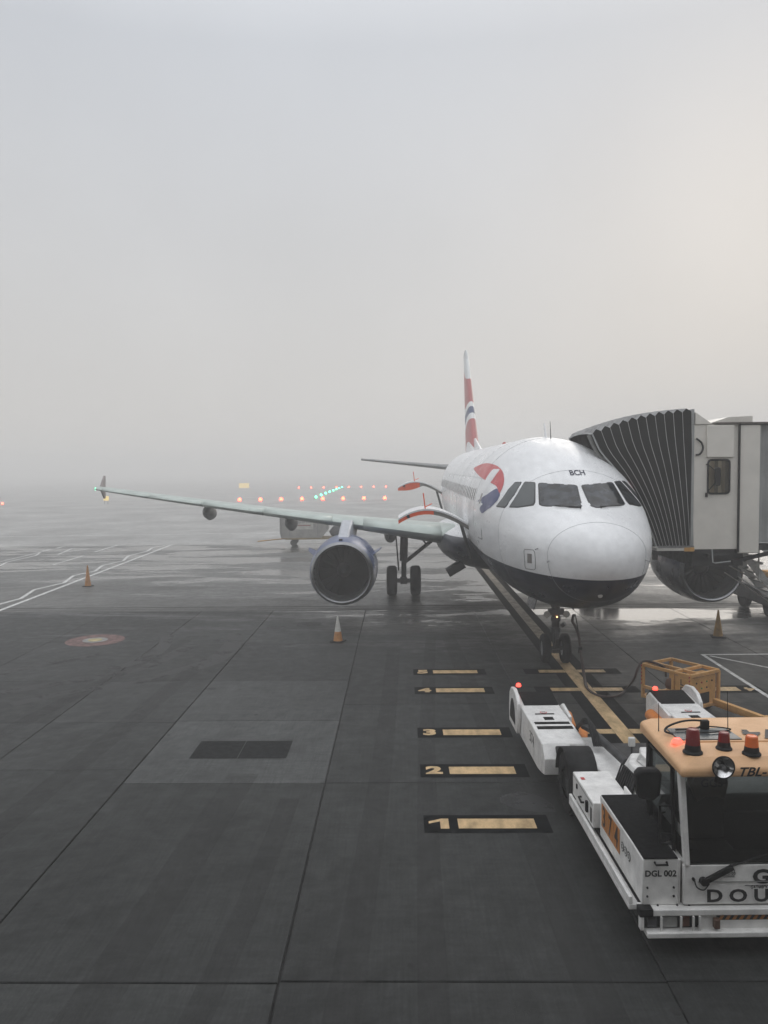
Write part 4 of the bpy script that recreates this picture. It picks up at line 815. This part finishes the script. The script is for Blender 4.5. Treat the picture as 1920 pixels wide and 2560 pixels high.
    T('tread_panel', MB().prism([(s_*1.50, 5.98, .806), (s_*1.50, 6.53, .872), (s_*1.50, 6.74, .745), (s_*1.50, 6.74, .775), (s_*1.50, 6.54, .893), (s_*1.50, 5.98, .826)], (-s_*.60, 0, 0)), ANTI, 0, arm)
    for k in range(2): T('arm_slot', MB().box(*sorted((s_*1.50, s_*.93)), 4.74+k*.22, 4.86+k*.22, .79, .803), ANTI, 0, arm)
    T('arm_slot', MB().box(*sorted((s_*1.30, s_*1.14)), 5.18, 5.34, .79, .803), ANTI, 0, arm)
    T('lift_bar', MB().box(*sorted((s_*1.40, s_*1.08)), 5.48, 5.51, .80, .812), DARK, 0, arm)
    T('warning_disc', MB().lathe([(0, .06), (.003, .06)], (s_*1.24, 5.60, .801), (0, 0, 1), 20, True), M('sign_red', (.5, .04, .04), .5), 0, arm)
    T('warning_disc', MB().lathe([(0, .046), (.003, .046)], (s_*1.24, 5.60, .804), (0, 0, 1), 20, True), TUGW, 0, arm)
    T('warning_disc', MB().box(s_*1.24-.03, s_*1.24+.03, 5.59, 5.612, .807, .809), LBLK, 0, arm)
    # inner side: clamp rollers
    T('clamp_plate', MB().prism([(s_*.86, 5.35, .30), (s_*.86, 6.3, .30), (s_*.86, 6.3, .66), (s_*.86, 5.9, .86), (s_*.86, 5.35, .80)], (-s_*.05, 0, 0)), TUGW, .01, arm)
    T('clamp_roller', MB().cyl((s_*.80, 5.45, .55), (s_*.74, 6.05, .60), .10, n=18), ORG_, 0, arm)
    T('clamp_roller', MB().cyl((s_*.82, 4.62, .60), (s_*.68, 5.1, .66), .075, n=16), ORG_, 0, arm)
    T('arm_end_box', MB().prism([(s_*1.55, 3.98, .34), (s_*1.55, 4.15, .30), (s_*1.55, 4.15, .76), (s_*1.55, 3.98, .58)], (-s_*.42, 0, 0)), TUGW, .01, arm)
    T('arm_pump', MB().box(*sorted((s_*1.36, s_*1.20)), 3.95, 4.12, .60, .74), BLACK, .02, arm)
    T('arm_hose', MB().tube(smooth_path([(s_*1.3, 4.0, .66), (s_*1.34, 3.94, .5), (s_*1.33, 3.93, .4), (s_*1.28, 4.0, .34)]), .010, 6), BLACK, 0, arm)
    lettering('arm_number', '374', .26, LBLK, arm, (A0+s_*.002, 4.95, .56), (0, -1 if s_ < 0 else 1, 0), (0, 0, 1), bold=.004)
    # swing beam from chassis to arm
    T('swing_beam', MB().prism([(s_*.45, 2.95, .62), (s_*.80, 2.95, .62), (s_*.98, 3.7, .66), (s_*1.05, 4.5, .74), (s_*.62, 4.5, .74), (s_*.50, 3.7, .70)], (0, 0, -.30)), TUGW, .02)
    T('lift_cylinder', MB().cyl((s_*.55, 3.2, .80), (s_*.72, 4.35, .86), .06, n=14).cyl((s_*.72, 4.35, .86), (s_*.78, 4.75, .82), .035, n=12), DARK, 0)
    for k in range(5): T('hydraulic_hose', MB().tube(smooth_path([(s_*(.70+.03*k), 3.9, .80), (s_*(.74+.025*k), 4.25, .98+.03*k), (s_*(.80+.02*k), 4.6, .92), (s_*.86, 4.9, .72)]), .016, 6), BLACK, 0)
    col = (1, .06, .04)
    T('arm_beacon', MB().lathe([(0, .045), (.03, .045), (.055, .03), (.06, 0)], (s_*(1.50 if s_ < 0 else 1.0), 6.56, .99 if s_ < 0 else .9), (0, 0, 1), 14), M('red_beacon_lit', (.5, .02, .02), .25, emit=col, estr=4), 0, arm)
# right arm carries an orange fender with strap
T('roller_fender', MB().lathe([(0, .0), (.02, .15), (.06, .18), (.30, .18), (.34, .15), (.36, 0)], (.70, 5.35, .36), (0, 0, 1), 22), ORG_, 0)
T('fender_band', MB().lathe([(.10, .184), (.27, .184)], (.70, 5.35, .36), (0, 0, 1), 22), BLACK, 0)
# cradle between the arms
T('cradle_bar', MB().box(-.86, .86, 4.45, 4.62, .30, .52).box(-.6, .6, 4.62, 5.0, .30, .34), BLACK, .015)
T('cradle_lip', MB().box(-.86, .86, 4.62, 4.66, .52, .56), M('lip_tan', (.42, .24, .10), .6), .008)
T('work_lamp', MB().box(-.30, -.20, 3.9, 3.96, .78, .92), M('lamp_white', (.7, .7, .68), .3), .015); T('lamp_stem', MB().cyl((-.25, 3.93, .5), (-.25, 3.93, .8), .015, n=8), DARK, 0)
# centre deck: power pack hood with grille
hood = T('hood', MB().add([(-.98, 1.25, .5), (-.98, 2.75, .5), (-.62, 3.45, .5), (.62, 3.45, .5), (.98, 2.75, .5), (.98, 1.25, .5), (-.74, 1.25, 1.16), (-.74, 2.45, 1.10), (-.50, 3.15, .96), (.50, 3.15, .96), (.74, 2.45, 1.10), (.74, 1.25, 1.16)], [(0,1,7,6),(1,2,8,7),(2,3,9,8),(3,4,10,9),(4,5,11,10),(5,0,6,11),(6,7,8,9,10,11)]), TUGW, .02)
T('hood_ridge', MB().prism([(-.62, 1.3, 1.15), (-.62, 2.5, 1.09), (-.45, 2.95, 1.0), (-.45, 2.95, 1.12), (-.62, 2.4, 1.22), (-.62, 1.3, 1.28)], (.55, 0, 0)), TUGW, .02, hood)
for s_ in (-1, 1):
    T('grille', MB().prism([(s_*.885, 1.95, .78), (s_*.865, 2.62, .74), (s_*.77, 2.55, 1.02), (s_*.79, 1.95, 1.08)], (s_*.02, 0, .006)), BLACK, 0, hood)
    for k in range(9): y_ = 1.98+k*.07; T('grille_slat', MB().bar((s_*.905, y_, .79), (s_*.81, y_, 1.05), .012, .02), DARK, 0, hood)
T('latch', MB().box(-.80, -.72, 1.85, 1.95, 1.04, 1.10), BLACK, .005, hood)
# cab
CW = .945
def cabpt(x, z): return x
T('cab_front_panel', MB().prism([(-CW, -.005, .52), (CW, -.005, .52), (CW, .015, .93), (-CW, .015, .93)], (0, .05, 0)), TUGW, .015)
T('panel_crease', MB().box(-.80, .80, -.004, .003, .755, .761), M('crease_grey', (.3, .3, .29), .5), 0)
for s_ in (-1, 1):
    T('front_pillar', MB().add([(s_*.93, 0, .92), (s_*.875, 0, .92), (s_*.93, .08, .92), (s_*.875, .08, .92), (s_*.965, .10, 1.86), (s_*.90, .10, 1.86), (s_*.965, .18, 1.86), (s_*.90, .18, 1.86)], [(0,1,5,4),(1,3,7,5),(3,2,6,7),(2,0,4,6),(0,2,3,1),(4,5,7,6)]), TUGW, .012)
    T('rear_pillar', MB().bar((s_*.93, 1.13, .9), (s_*.93, 1.10, 1.88), .06, .06), BLACK, 0)
    T('cab_side', MB().prism([(s_*.93, .05, .50), (s_*.93, 1.15, .50), (s_*.93, 1.15, .98), (s_*.93, .05, .93)], (-s_*.03, 0, 0)), TUGW, 0)
    T('door_frame', MB().tube([(s_*.955, .25, .95), (s_*.965, .30, 1.84), (s_*.955, 1.0, 1.84), (s_*.945, 1.02, .97)], .02, 6), BLACK, 0)
gpane = pane_mat('cab_glass', (.30, .32, .32))
T('windscreen', MB().add([(-.885, .02, .925), (.885, .02, .925), (.905, .115, 1.85), (-.905, .115, 1.85)], [(0,1,2,3)]), gpane, 0)
T('side_glass', MB().add([(-.935, .2, .98), (-.935, 1.05, .98), (-.935, 1.05, 1.84), (-.935, .2, 1.84)], [(3, 2, 1, 0)]), gpane, 0)
T('rear_glass', MB().add([(-.9, 1.12, .98), (.9, 1.12, .98), (.9, 1.12, 1.84), (-.9, 1.12, 1.84)], [(3, 2, 1, 0)]), gpane, 0)
T('windscreen_header', MB().box(-.96, .96, .06, .13, 1.83, 1.90), TUGW, .01)
T('cab_interior', MB().box(-.88, .88, .15, .45, .55, .88).box(-.88, .88, .15, 1.1, .52, .56).box(-.9, .9, 1.06, 1.11, .55, 1.02), BLACK, .02)
T('steering_wheel', MB().tube([(.35+.19*math.cos(R(k*20)), .45+.10*math.sin(R(k*20)), 1.05+.16*math.sin(R(k*20))) for k in range(19)], .015, 6), BLACK, 0)
seat = T('driver_seat', MB().box(-.55, -.09, .62, 1.0, .55, .75).box(-.53, -.11, .95, 1.05, .75, 1.35), M('seat_black', (.02, .02, .02), .8, bump=.1), .05)
T('seat_cover', MB().prism([(-.50, .90, 1.50), (-.13, .90, 1.51), (-.10, .90, 1.42), (-.14, .90, 1.22), (-.25, .90, 1.26), (-.36, .90, 1.26), (-.46, .90, 1.19), (-.53, .90, 1.40)], (0, .15, 0)), M('seat_cover_tan', (.22, .20, .15), .8, var=.2), .02, seat)
lettering('cover_letters', 'GGS', .13, LBLK, seat, (-.30, .893, 1.42), (1, 0, 0), (0, 0, 1), bold=.003)
rf = T('cab_roof', MB().add([(-1.0, -.06, 1.86), (1.0, -.06, 1.86), (1.0, 1.26, 1.90), (-1.0, 1.26, 1.90), (-1.0, -.06, 1.95), (1.0, -.06, 1.95), (1.0, 1.26, 2.03), (-1.0, 1.26, 2.03), (-.86, .06, 2.035), (.86, .06, 2.035), (.88, 1.22, 2.075), (-.88, 1.22, 2.075)], [(3,2,1,0),(0,1,5,4),(1,2,6,5),(2,3,7,6),(3,0,4,7),(4,5,9,8),(5,6,10,9),(6,7,11,10),(7,4,8,11),(8,9,10,11)]), ROOF, .05)
rf.modifiers['bevel'].segments = 4
T('roof_hatch', MB().prism([(-.82, .50, 2.052), (-.14, .50, 2.052), (-.18, .84, 2.064), (-.84, .84, 2.064)], (0, 0, .012)), M('hatch_glass', (.07, .08, .085), .25), .004, rf)
for p, q in (((-.86, .46, 2.052), (.86, .46, 2.052)),): T('roof_rib', MB().bar(p, q, .03, .02), ROOF, .006, rf)
def beacon(nm, x, y, r_, hb, hl, mat):
    z = 2.035+(y-.06)*.034
    b_ = T(nm, MB().lathe([(0, r_*1.25), (.012, r_*1.25), (.03, r_*1.02), (hb, r_*.92), (hb, 0)], (x, y, z), (0, 0, 1), 24), BLACK, 0, rf)
    return MB().lathe([(hb, r_*.92), (hb+hl*.9, r_*.80), (hb+hl, r_*.66), (hb+hl+.004, 0)], (x, y, z), (0, 0, 1), 24).build('beacon_lens', mat, rf)
beacon('beacon_base', -.80, .17, .080, .09, .16, REDL); beacon('beacon_base', -.44, .26, .066, .08, .10, REDL)
beacon('beacon_base', -.22, .11, .074, .085, .11, M('amber_lens', (.75, .16, .03), .22, var=.08))
MB().lathe([(0, .055), (.02, .055), (.05, .035), (.055, 0)], (-.86, .44, 2.045), (0, 0, 1), 16).build('red_marker_lamp', MATS['red_beacon_lit'], rf)
T('spotlight', MB().lathe([(.12, .03), (.05, .085), (0, .112), (-.014, .116), (-.02, .105)], (-.60, -.10, 1.985), (0, 1, -.06), 30), BLACK, 0, rf)
MB().lathe([(.06, .0), (.05, .03), (.02, .075), (-.008, .104)], (-.60, -.10, 1.985), (0, 1, -.06), 30).build('spotlight_reflector', M('reflector', (.7, .7, .7), .12, 1.0, var=.3, scale=12), rf)
MB().lathe([(-.03, .0), (-.028, .022), (.03, .024)], (-.60, -.10, 1.985), (0, 1, -.06), 14).build('spotlight_bulb', STEEL, rf)
T('spotlight_bracket', MB().box(-.66, -.54, -.085, -.02, 1.80, 1.90), BLACK, .02, rf)
T('roof_aerial', MB().cyl((-.92, .84, 2.04), (-.92, .85, 2.36), .006, .003, 6), BLACK, 0, rf); T('roof_aerial', MB().cyl((-.14, .86, 2.06), (-.15, .86, 2.48), .005, .003, 6), BLACK, 0, rf)
T('roof_cable', MB().tube(smooth_path([(x-.22, y-.16, z-.01) for x, y, z in [(-.62, .78, 2.09), (-.68, .86, 2.10), (-.60, .95, 2.13), (-.40, 1.02, 2.16), (-.22, 1.0, 2.16), (-.30, .92, 2.11), (-.55, .9, 2.10)]]), .012, 6).tube(smooth_path([(x-.22, y-.14, z) for x, y, z in [(-.46, .82, 2.085), (-.20, .95, 2.10), (.06, .88, 2.09), (-.16, .80, 2.085), (-.46, .82, 2.085)]]), .008, 6).box(-.46, -.38, .78, .84, 2.07, 2.17), BLACK, 0, rf)
lettering('roof_model_lettering', 'TBL-180', .125, LBLK, rf, (-.44, -.064, 1.915), (1, 0, 0), (0, .05, 1), bold=.003, shear=.35, sx=1.15, align='LEFT')
lettering('roof_fleet_number', '374', .34, LBLK, rf, (.22, .66, 2.068), (-1, 0, 0), (0, -1, -.034), bold=.012, sx=1.1)
# wiper and its pivot
T('wiper', MB().bar((-.73, -.03, .78), (-.45, -.01, .915), .035, .05).cyl((-.75, .0, .775), (-.75, -.05, .775), .04, n=14).tube(smooth_path([(-.84, -.01, .79), (-.82, -.03, .72), (-.75, -.03, .69), (-.69, -.02, .75)]), .007, 6).cyl((-.85, .0, .795), (-.85, -.03, .795), .015, n=8), BLACK, 0)
T('wiper_blade', MB().tube([(-.46, .0, .92), (-.1, .03, 1.02), (.5, .06, 1.14)], .010, 6), BLACK, 0)
FY = -.0065
lettering('serial_lettering', '0 864766', .075, M('lettering_grey', (.10, .10, .10), .5), tug, (-.50, .004, .85), (1, 0, 0), (0, .05, 1), sx=.62, bold=.001)
lettering('serial_lettering', 'CONAIR', .03, MATS['lettering_grey'], tug, (-.48, .003, .81), (1, 0, 0), (0, .05, 1), bold=.001)
lettering('operator_lettering', 'GGS', .19, LBLK, tug, (.0, .002, .80), (1, 0, 0), (0, .05, 1), bold=.008, sx=1.3)
T('operator_underline', MB().box(-.32, .32, -.006, -.002, .716, .720), LBLK, 0)
lettering('operator_small_lettering', 'GATWICK GROUND SERVICES', .045, LBLK, tug, (.0, -.004, .697), (1, 0, 0), (0, .05, 1), bold=.001, sx=.85)
lettering('maker_lettering', 'D O U G L A S', .175, TUGW, tug, (.0, -.0085, .61), (1, 0, 0), (0, .05, 1), bold=.014, sx=1.30)
lettering('maker_lettering', 'D O U G L A S', .175, LBLK, tug, (.0, -.0105, .61), (1, 0, 0), (0, .05, 1), bold=.006, sx=1.30)
lettering('plate_lettering', 'DGL 002', .088, LBLK, tug, (-1.17, .026, .835), (1, 0, 0), (0, 0, 1), bold=.003, sx=.98)
# mirrors
for s_ in (-1, 1):
    mr2 = T('wing_mirror', MB().prism([(s_*1.31, .30, 1.50), (s_*1.34, .30, 1.76), (s_*1.29, .30, 1.81), (s_*1.10, .30, 1.81), (s_*1.06, .30, 1.76), (s_*1.08, .30, 1.54), (s_*1.15, .30, 1.47)], (0, .12, 0)), BLACK, .025)
    T('mirror_arm', MB().tube([(s_*.97, .30, 1.42), (s_*1.08, .32, 1.42), (s_*1.08, .32, 1.02), (s_*.95, .30, 1.02)], .016, 6).tube([(s_*.95, .30, 1.02), (s_*.95, .30, 1.9)], .014, 6).tube([(s_*.95, .3, 1.12), (s_*1.08, .32, 1.12)], .012, 6), BLACK, 0, mr2)

# ================================================================ ground power cable cart
zt = .82
A_, B_, C_ = gz(1608, 1661, zt), gz(1725, 1691, zt), gz(1789, 1674, zt)
ax_ = (B_-A_); ay_ = (C_-B_); LA, LB = ax_.length, ay_.length; ang = math.atan2(ax_.y, ax_.x)
cart = thing('power_cable_cart', 'small yellow open-frame ground power cart between the tug arm and parking box', 'cart', (A_.x, A_.y, 0), ang)
u2 = Vector((math.cos(-ang)*ay_.x-math.sin(-ang)*ay_.y, math.sin(-ang)*ay_.x+math.cos(-ang)*ay_.y)); LB = abs(u2.y); sg = 1 if u2.y > 0 else -1
CY = M('cart_yellow', (.58, .31, .10), .5, var=.15, scale=5)
W2 = sg*LB
def bars(nm, pts, w=.06): return [MB().bar(p, q, w, w).build(nm, CY, cart, bevel=.006) for p, q in pts]
cn_ = [(0, 0), (LA, 0), (LA, W2), (0, W2)]
bars('frame_post', [((x, y, .12), (x, y, zt)) for x, y in cn_]+[((LA*.66, 0, .2), (LA*.66, 0, zt))])
bars('frame_rail', [((cn_[i][0], cn_[i][1], z), (cn_[(i+1) % 4][0], cn_[(i+1) % 4][1], z)) for i in range(4) for z in (.16, zt)]+[((0, 0, .36), (LA*.66, 0, .36)), ((0, W2*.33, zt), (LA, W2*.33, zt)), ((LA*.66, 0, zt), (LA*.66, W2, zt))])
MB().box(0, LA, *sorted((0, W2)), .14, .17).build('floor_plate', CY, cart)
MB().box(LA*.70, LA-.02, *sorted((W2*.06, W2*.94)), .18, zt-.06).build('control_box', CY, cart, bevel=.01)
for k in range(7): MB().lathe([(0, .018), (.012, .016), (.013, 0)], (LA+.0-.018, W2*(.25+.18*(k % 4)), zt-.18-.12*(k//4)), (1, 0, 0), 10).build('control_knob', (BLACK, M('knob_red', (.4, .02, .02), .4), M('knob_green', (.03, .25, .06), .4))[k % 3], cart)
MB().box(LA-.03, LA-.012, *sorted((W2*.3, W2*.7)), .2, .42).build('socket_recess', BLACK, cart)
for k in range(6):
    for xk in (-.032, LA): MB().prism([(xk-.001, -.033, .40+.075*k), (xk+.033, -.033, .42+.075*k), (xk+.033, -.033, .455+.075*k), (xk-.001, -.033, .435+.075*k)], (0, -.003, 0)).build('warning_stripe', M('stripe_red', (.40, .04, .04), .5), cart)
for k, ch in enumerate('LPA'): lettering('cart_lettering', ch, .17, LBLK, cart, (LA*.84, -.008, zt-.17-.15*k), (1, 0, 0), (0, 0, 1), bold=.004)
MB().box(LA*.70, LA-.03, -.006, .01, .20, zt-.05).build('side_plate', CY, cart)
for x in (.2, LA-.2):
    for y in (W2*.1, W2*.9): MB().lathe([(-.035, .06), (-.04, .10), (.04, .10), (.035, .06), (-.035, .06)], (x, y, .10), (0, 1, 0), 18).build('castor_wheel', TYRE, cart)
MB().cyl((.3, W2*.5, .42), (.75*LA, W2*.5, .42), .12, n=16).build('cable_reel', M('reel_brown', (.12, .055, .03), .6), cart)
# tow bar of the cart, pointing to the right
wm = Matrix.Translation((A_.x, A_.y, 0)) @ Matrix.Rotation(ang, 4, 'Z'); wi = wm.inverted()
t0, t1, t2 = wi @ gz(1786, 1752, .25), wi @ gz(1910, 1797, .25), wi @ gz(2060, 1850, .25)
MB().bar(t0, t1, .10, .10).bar(t1, t2, .13, .13).build('tow_bar', CY, cart, bevel=.008)
MB().bar(t0+Vector((0, 0, -.08)), t1+Vector((0, 0, -.07)), .05, .03).build('tow_bar_brace', CY, cart)
# cable from the airplane to the cart
pth = [gy(1434, 1536, 20.0), gy(1430, 1552, 19.95), gy(1437, 1566, 19.9), gy(1446, 1590, 19.8), gy(1450, 1625, 19.5), gy(1455, 1660, 19.0)]
pth += [gz(1461, 1700, .06), gz(1466, 1718, .03), gz(1485, 1734, .03), gz(1515, 1742, .03), gz(1548, 1738, .03), gz(1566, 1722, .08), gy(1584, 1700, 17.0), gy(1594, 1672, 16.9), gy(1606, 1655, 17.0), gz(1625, 1654, zt+.05), gz(1660, 1668, zt+.04), gz(1665, 1690, .55)]
cab = MB().tube(smooth_path(pth, 6), .026, 8).tube([p+Vector((.03, .02, .0)) for p in smooth_path(pth[:8], 6)], .018, 8).build('power_cable', M('cable_rubber', (.045, .022, .018), .55, var=.4, scale=4), smooth=60)
tag(cab, 'dark brown power cable hanging from the airplane belly to the yellow cart', 'cable')
MB().cyl(pth[4]+Vector((0, 0, .07)), pth[4]+Vector((0, 0, -.07)), .045, n=10).build('cable_joint', BLACK, cab)
MB().cyl(gy(1438, 1535, 20.0), gy(1446, 1578, 19.85), .012, n=6).build('cable_strap', BLACK, cab)

# ================================================================ traffic cones
def cone(label, px, py, band, orange, hgt=.74):
    p = gz(px, py); t = thing('traffic_cone', label, 'traffic cone', (p.x, p.y, 0), random.uniform(-.4, .4), 'traffic cones around the airplane')
    MB().box(-.19, .19, -.19, .19, 0, .035).build('base', BLACK, t, bevel=.012)
    def rad(z): return .135-.115*(z-.035)/(hgt-.035)
    zz = [.035, .30, .56, hgt]
    for k in range(3):
        z0, z1 = zz[k], zz[k+1]; MB().lathe([(z0, rad(z0)), (z1, rad(z1))]+([(z1+.004, 0)] if k == 2 else []), (0, 0, 0), (0, 0, 1), 24).build('cone_body' if k != 1 else 'cone_band', band if (k == 1 or (k == 2 and band is not orange)) else orange, t)
    return t
CO = M('cone_orange', (.55, .25, .08), .6, var=.25, scale=6); CWH = M('cone_white', (.62, .61, .57), .5, var=.2, scale=6); CYO = M('cone_faded', (.42, .25, .08), .6, var=.25, scale=6)
cone('orange cone with white top standing in front of the left engine', 845, 1604, CWH, CO)
cone('orange traffic cone beside the white lines far left', 220, 1466, CO, CO, .92)
cone('faded orange traffic cone below the right engine', 1795, 1592, CYO, CYO, .78)

# ================================================================ cargo container on its dolly
dp = gz(783, 1362); dol = thing('baggage_dolly', 'low flat baggage dolly behind the left engine', 'dolly', (dp.x, dp.y, 0), R(3))
MB().box(-1.75, 1.95, -.8, .8, .42, .52).build('deck', M('dolly_tan', (.30, .22, .10), .6, var=.3), dol, bevel=.01)
for x in (-1.15, 1.3):
    for y in (-.7, .55): MB().lathe([(0, .1), (0, .21), (.16, .21), (.16, .1)], (x-.08, y, .21), (0, 1, 0), 18, True).build('wheel', TYRE, dol)
MB().box(-1.35, -.95, -.5, .5, .21, .42).box(1.1, 1.5, -.5, .5, .21, .42).build('axle_beam', DARK, dol)
MB().cyl((-1.75, 0, .44), (-3.6, -.1, .28), .035, n=8).build('drawbar', YEL, dol)
cpos = (dp.x-.55, dp.y, .52)
con = thing('cargo_container', 'grey aluminium cargo container with slanted end riding on the dolly', 'container', cpos, R(3))
ALU = M('container_aluminium', (.42, .41, .39), .45, .3, var=.2, scale=2)
MB().prism([(-1.45, -.76, 0), (1.15, -.76, 0), (1.6, -.76, .55), (1.6, -.76, 1.32), (-1.55, -.76, 1.32), (-1.55, -.76, .35)], (0, 1.52, 0)).build('shell', ALU, con, bevel=.01)
MB().box(-.65, .62, -.768, -.762, .55, 1.15).build('label_panel', CWH, con)
for k in range(8): MB().box(-.55+k*.14, -.47+k*.14, -.7715, -.768, .98, 1.10).build('label_mark', M('label_grey', (.25, .25, .26), .6), con)
MB().box(-.5, .45, -.772, -.768, .78, .84).build('label_stripe', M('label_red', (.35, .12, .1), .5), con)
for x in (-1.45, -.9, .9, 1.5): MB().box(x-.02, x+.02, -.775, -.76, .1 if x < 1.2 else .5, 1.3).build('edge_strip', STEEL, con)
bag = MB().lathe([(0, .0), (.0, .55), (.25, .62), (.55, .5), (.8, .25), (.88, 0)], (dp.x+1.65, dp.y, .525), (.15, 0, 1), 14)
bag.v = [(x+.07*math.sin(z*9+x*5), y+.06*math.cos(z*7+y*6), z+.03*math.sin(x*11)*(z > .6)) for x, y, z in bag.v]
tag(bag.build('covered_load', M('tarp_dark', (.05, .05, .055), .6, var=.3), smooth=60, bevel=0), 'rumpled dark tarpaulin-covered load at the dolly end', 'covered load')

# ================================================================ airfield lights and signs in the fog
LR = M('airfield_red', (.3, .02, .01), .4, emit=(1, .07, .03), estr=16); LG = M('airfield_green', (.02, .3, .12), .4, emit=(.06, 1, .42), estr=11)
def lamp(kind, px, py, mat, r_, label, group):
    p = gz(px, py); t = thing(kind, label, 'airfield light', (p.x, p.y, 0), 0, group)
    MB().lathe([(0, .16), (.05, .16), (.08, .10), (.08, 0)], (0, 0, 0), (0, 0, 1), 10).build('housing', DARK, t)
    MB().lathe([(.08, r_*.7), (.08+r_*.6, r_), (.08+r_*1.5, r_*.6), (.08+r_*1.8, 0)], (0, 0, 0), (0, 0, 1), 10).build('lens', mat, t)
ORD = ['leftmost', 'second', 'third', 'fourth', 'fifth', 'sixth', 'seventh', 'rightmost']
for oi_, px in enumerate((599, 651, 703, 755, 807, 858, 910, 962)): lamp('red_airfield_light', px, 1253.5-.0102*(px-600)-(px-651)*.002, LR, .27, ('%s red light' % ORD[oi_])+(' of' if oi_ in (0, 7) else ' from the left in')+' the nearer, brighter row beyond the wing', 'nearer red airfield lights')
for oi_, px in enumerate((747, 778, 809, 841, 872, 903, 934, 965)): lamp('red_airfield_light', px, 1221.5-.0138*(px-747), LR, .20, ('%s small red light' % ORD[oi_])+(' of' if oi_ in (0, 7) else ' from the left in')+' the farther, fainter row', 'farther red airfield lights')
for oi_, (px, py) in enumerate(((790, 1246), (803, 1240.5), (814, 1236), (824, 1232), (833, 1228.5), (841, 1225.5), (848, 1222.5), (855, 1220))): lamp('green_airfield_light', px, py, LG, .21, ('nearest' if oi_ == 0 else 'farthest' if oi_ == 7 else ORD[oi_])+' green light'+('' if oi_ in (0, 7) else ' counting from the near end')+' of the slanting line between the red rows', 'green airfield lights')
for px in (6,): lamp('red_airfield_light', px, 1262, LR, .16, 'single red light at the left picture edge', 'nearer red airfield lights')
def sign(px, py, Y, w, h_, label):
    p = gy(px, py, Y); t = thing('taxiway_sign', label, 'sign', (p.x, p.y, 0), 0, 'lit taxiway signs')
    MB().box(-w/2, w/2, 0, .12, p.z-h_/2, p.z+h_/2).build('panel', M('sign_yellow', (.6, .45, .12), .5, emit=(1, .72, .22), estr=.8), t, bevel=.02)
    for x in (-w/3, w/3): MB().cyl((x, .06, 0), (x, .06, p.z-h_/2), .04, n=8).build('leg', DARK, t)
sign(265, 1246, 118, .75, .65, 'small yellow lit sign just right of the wingtip')
sign(610, 1214, 205, 2.6, 1.2, 'wide faint yellow sign far off in the fog')

# ================================================================ haze
hz = MB().box(-G-5, G+5, -65, G+5, -1.0, 13.2).build('haze', M('haze_dummy', (1, 1, 1)), smooth=0)
hm = bpy.data.materials.new('fog'); hm.use_nodes = True; N, L = hm.node_tree.nodes, hm.node_tree.links; N.clear()
pv = N.new('ShaderNodeVolumePrincipled'); pv.inputs['Color'].default_value = (.90, .892, .878, 1); pv.inputs['Density'].default_value = .0058; pv.inputs['Anisotropy'].default_value = 0.15
ou = N.new('ShaderNodeOutputMaterial'); L.new(pv.outputs[0], ou.inputs['Volume'])
hz.data.materials.clear(); hz.data.materials.append(hm); tag(hz, kind='stuff')
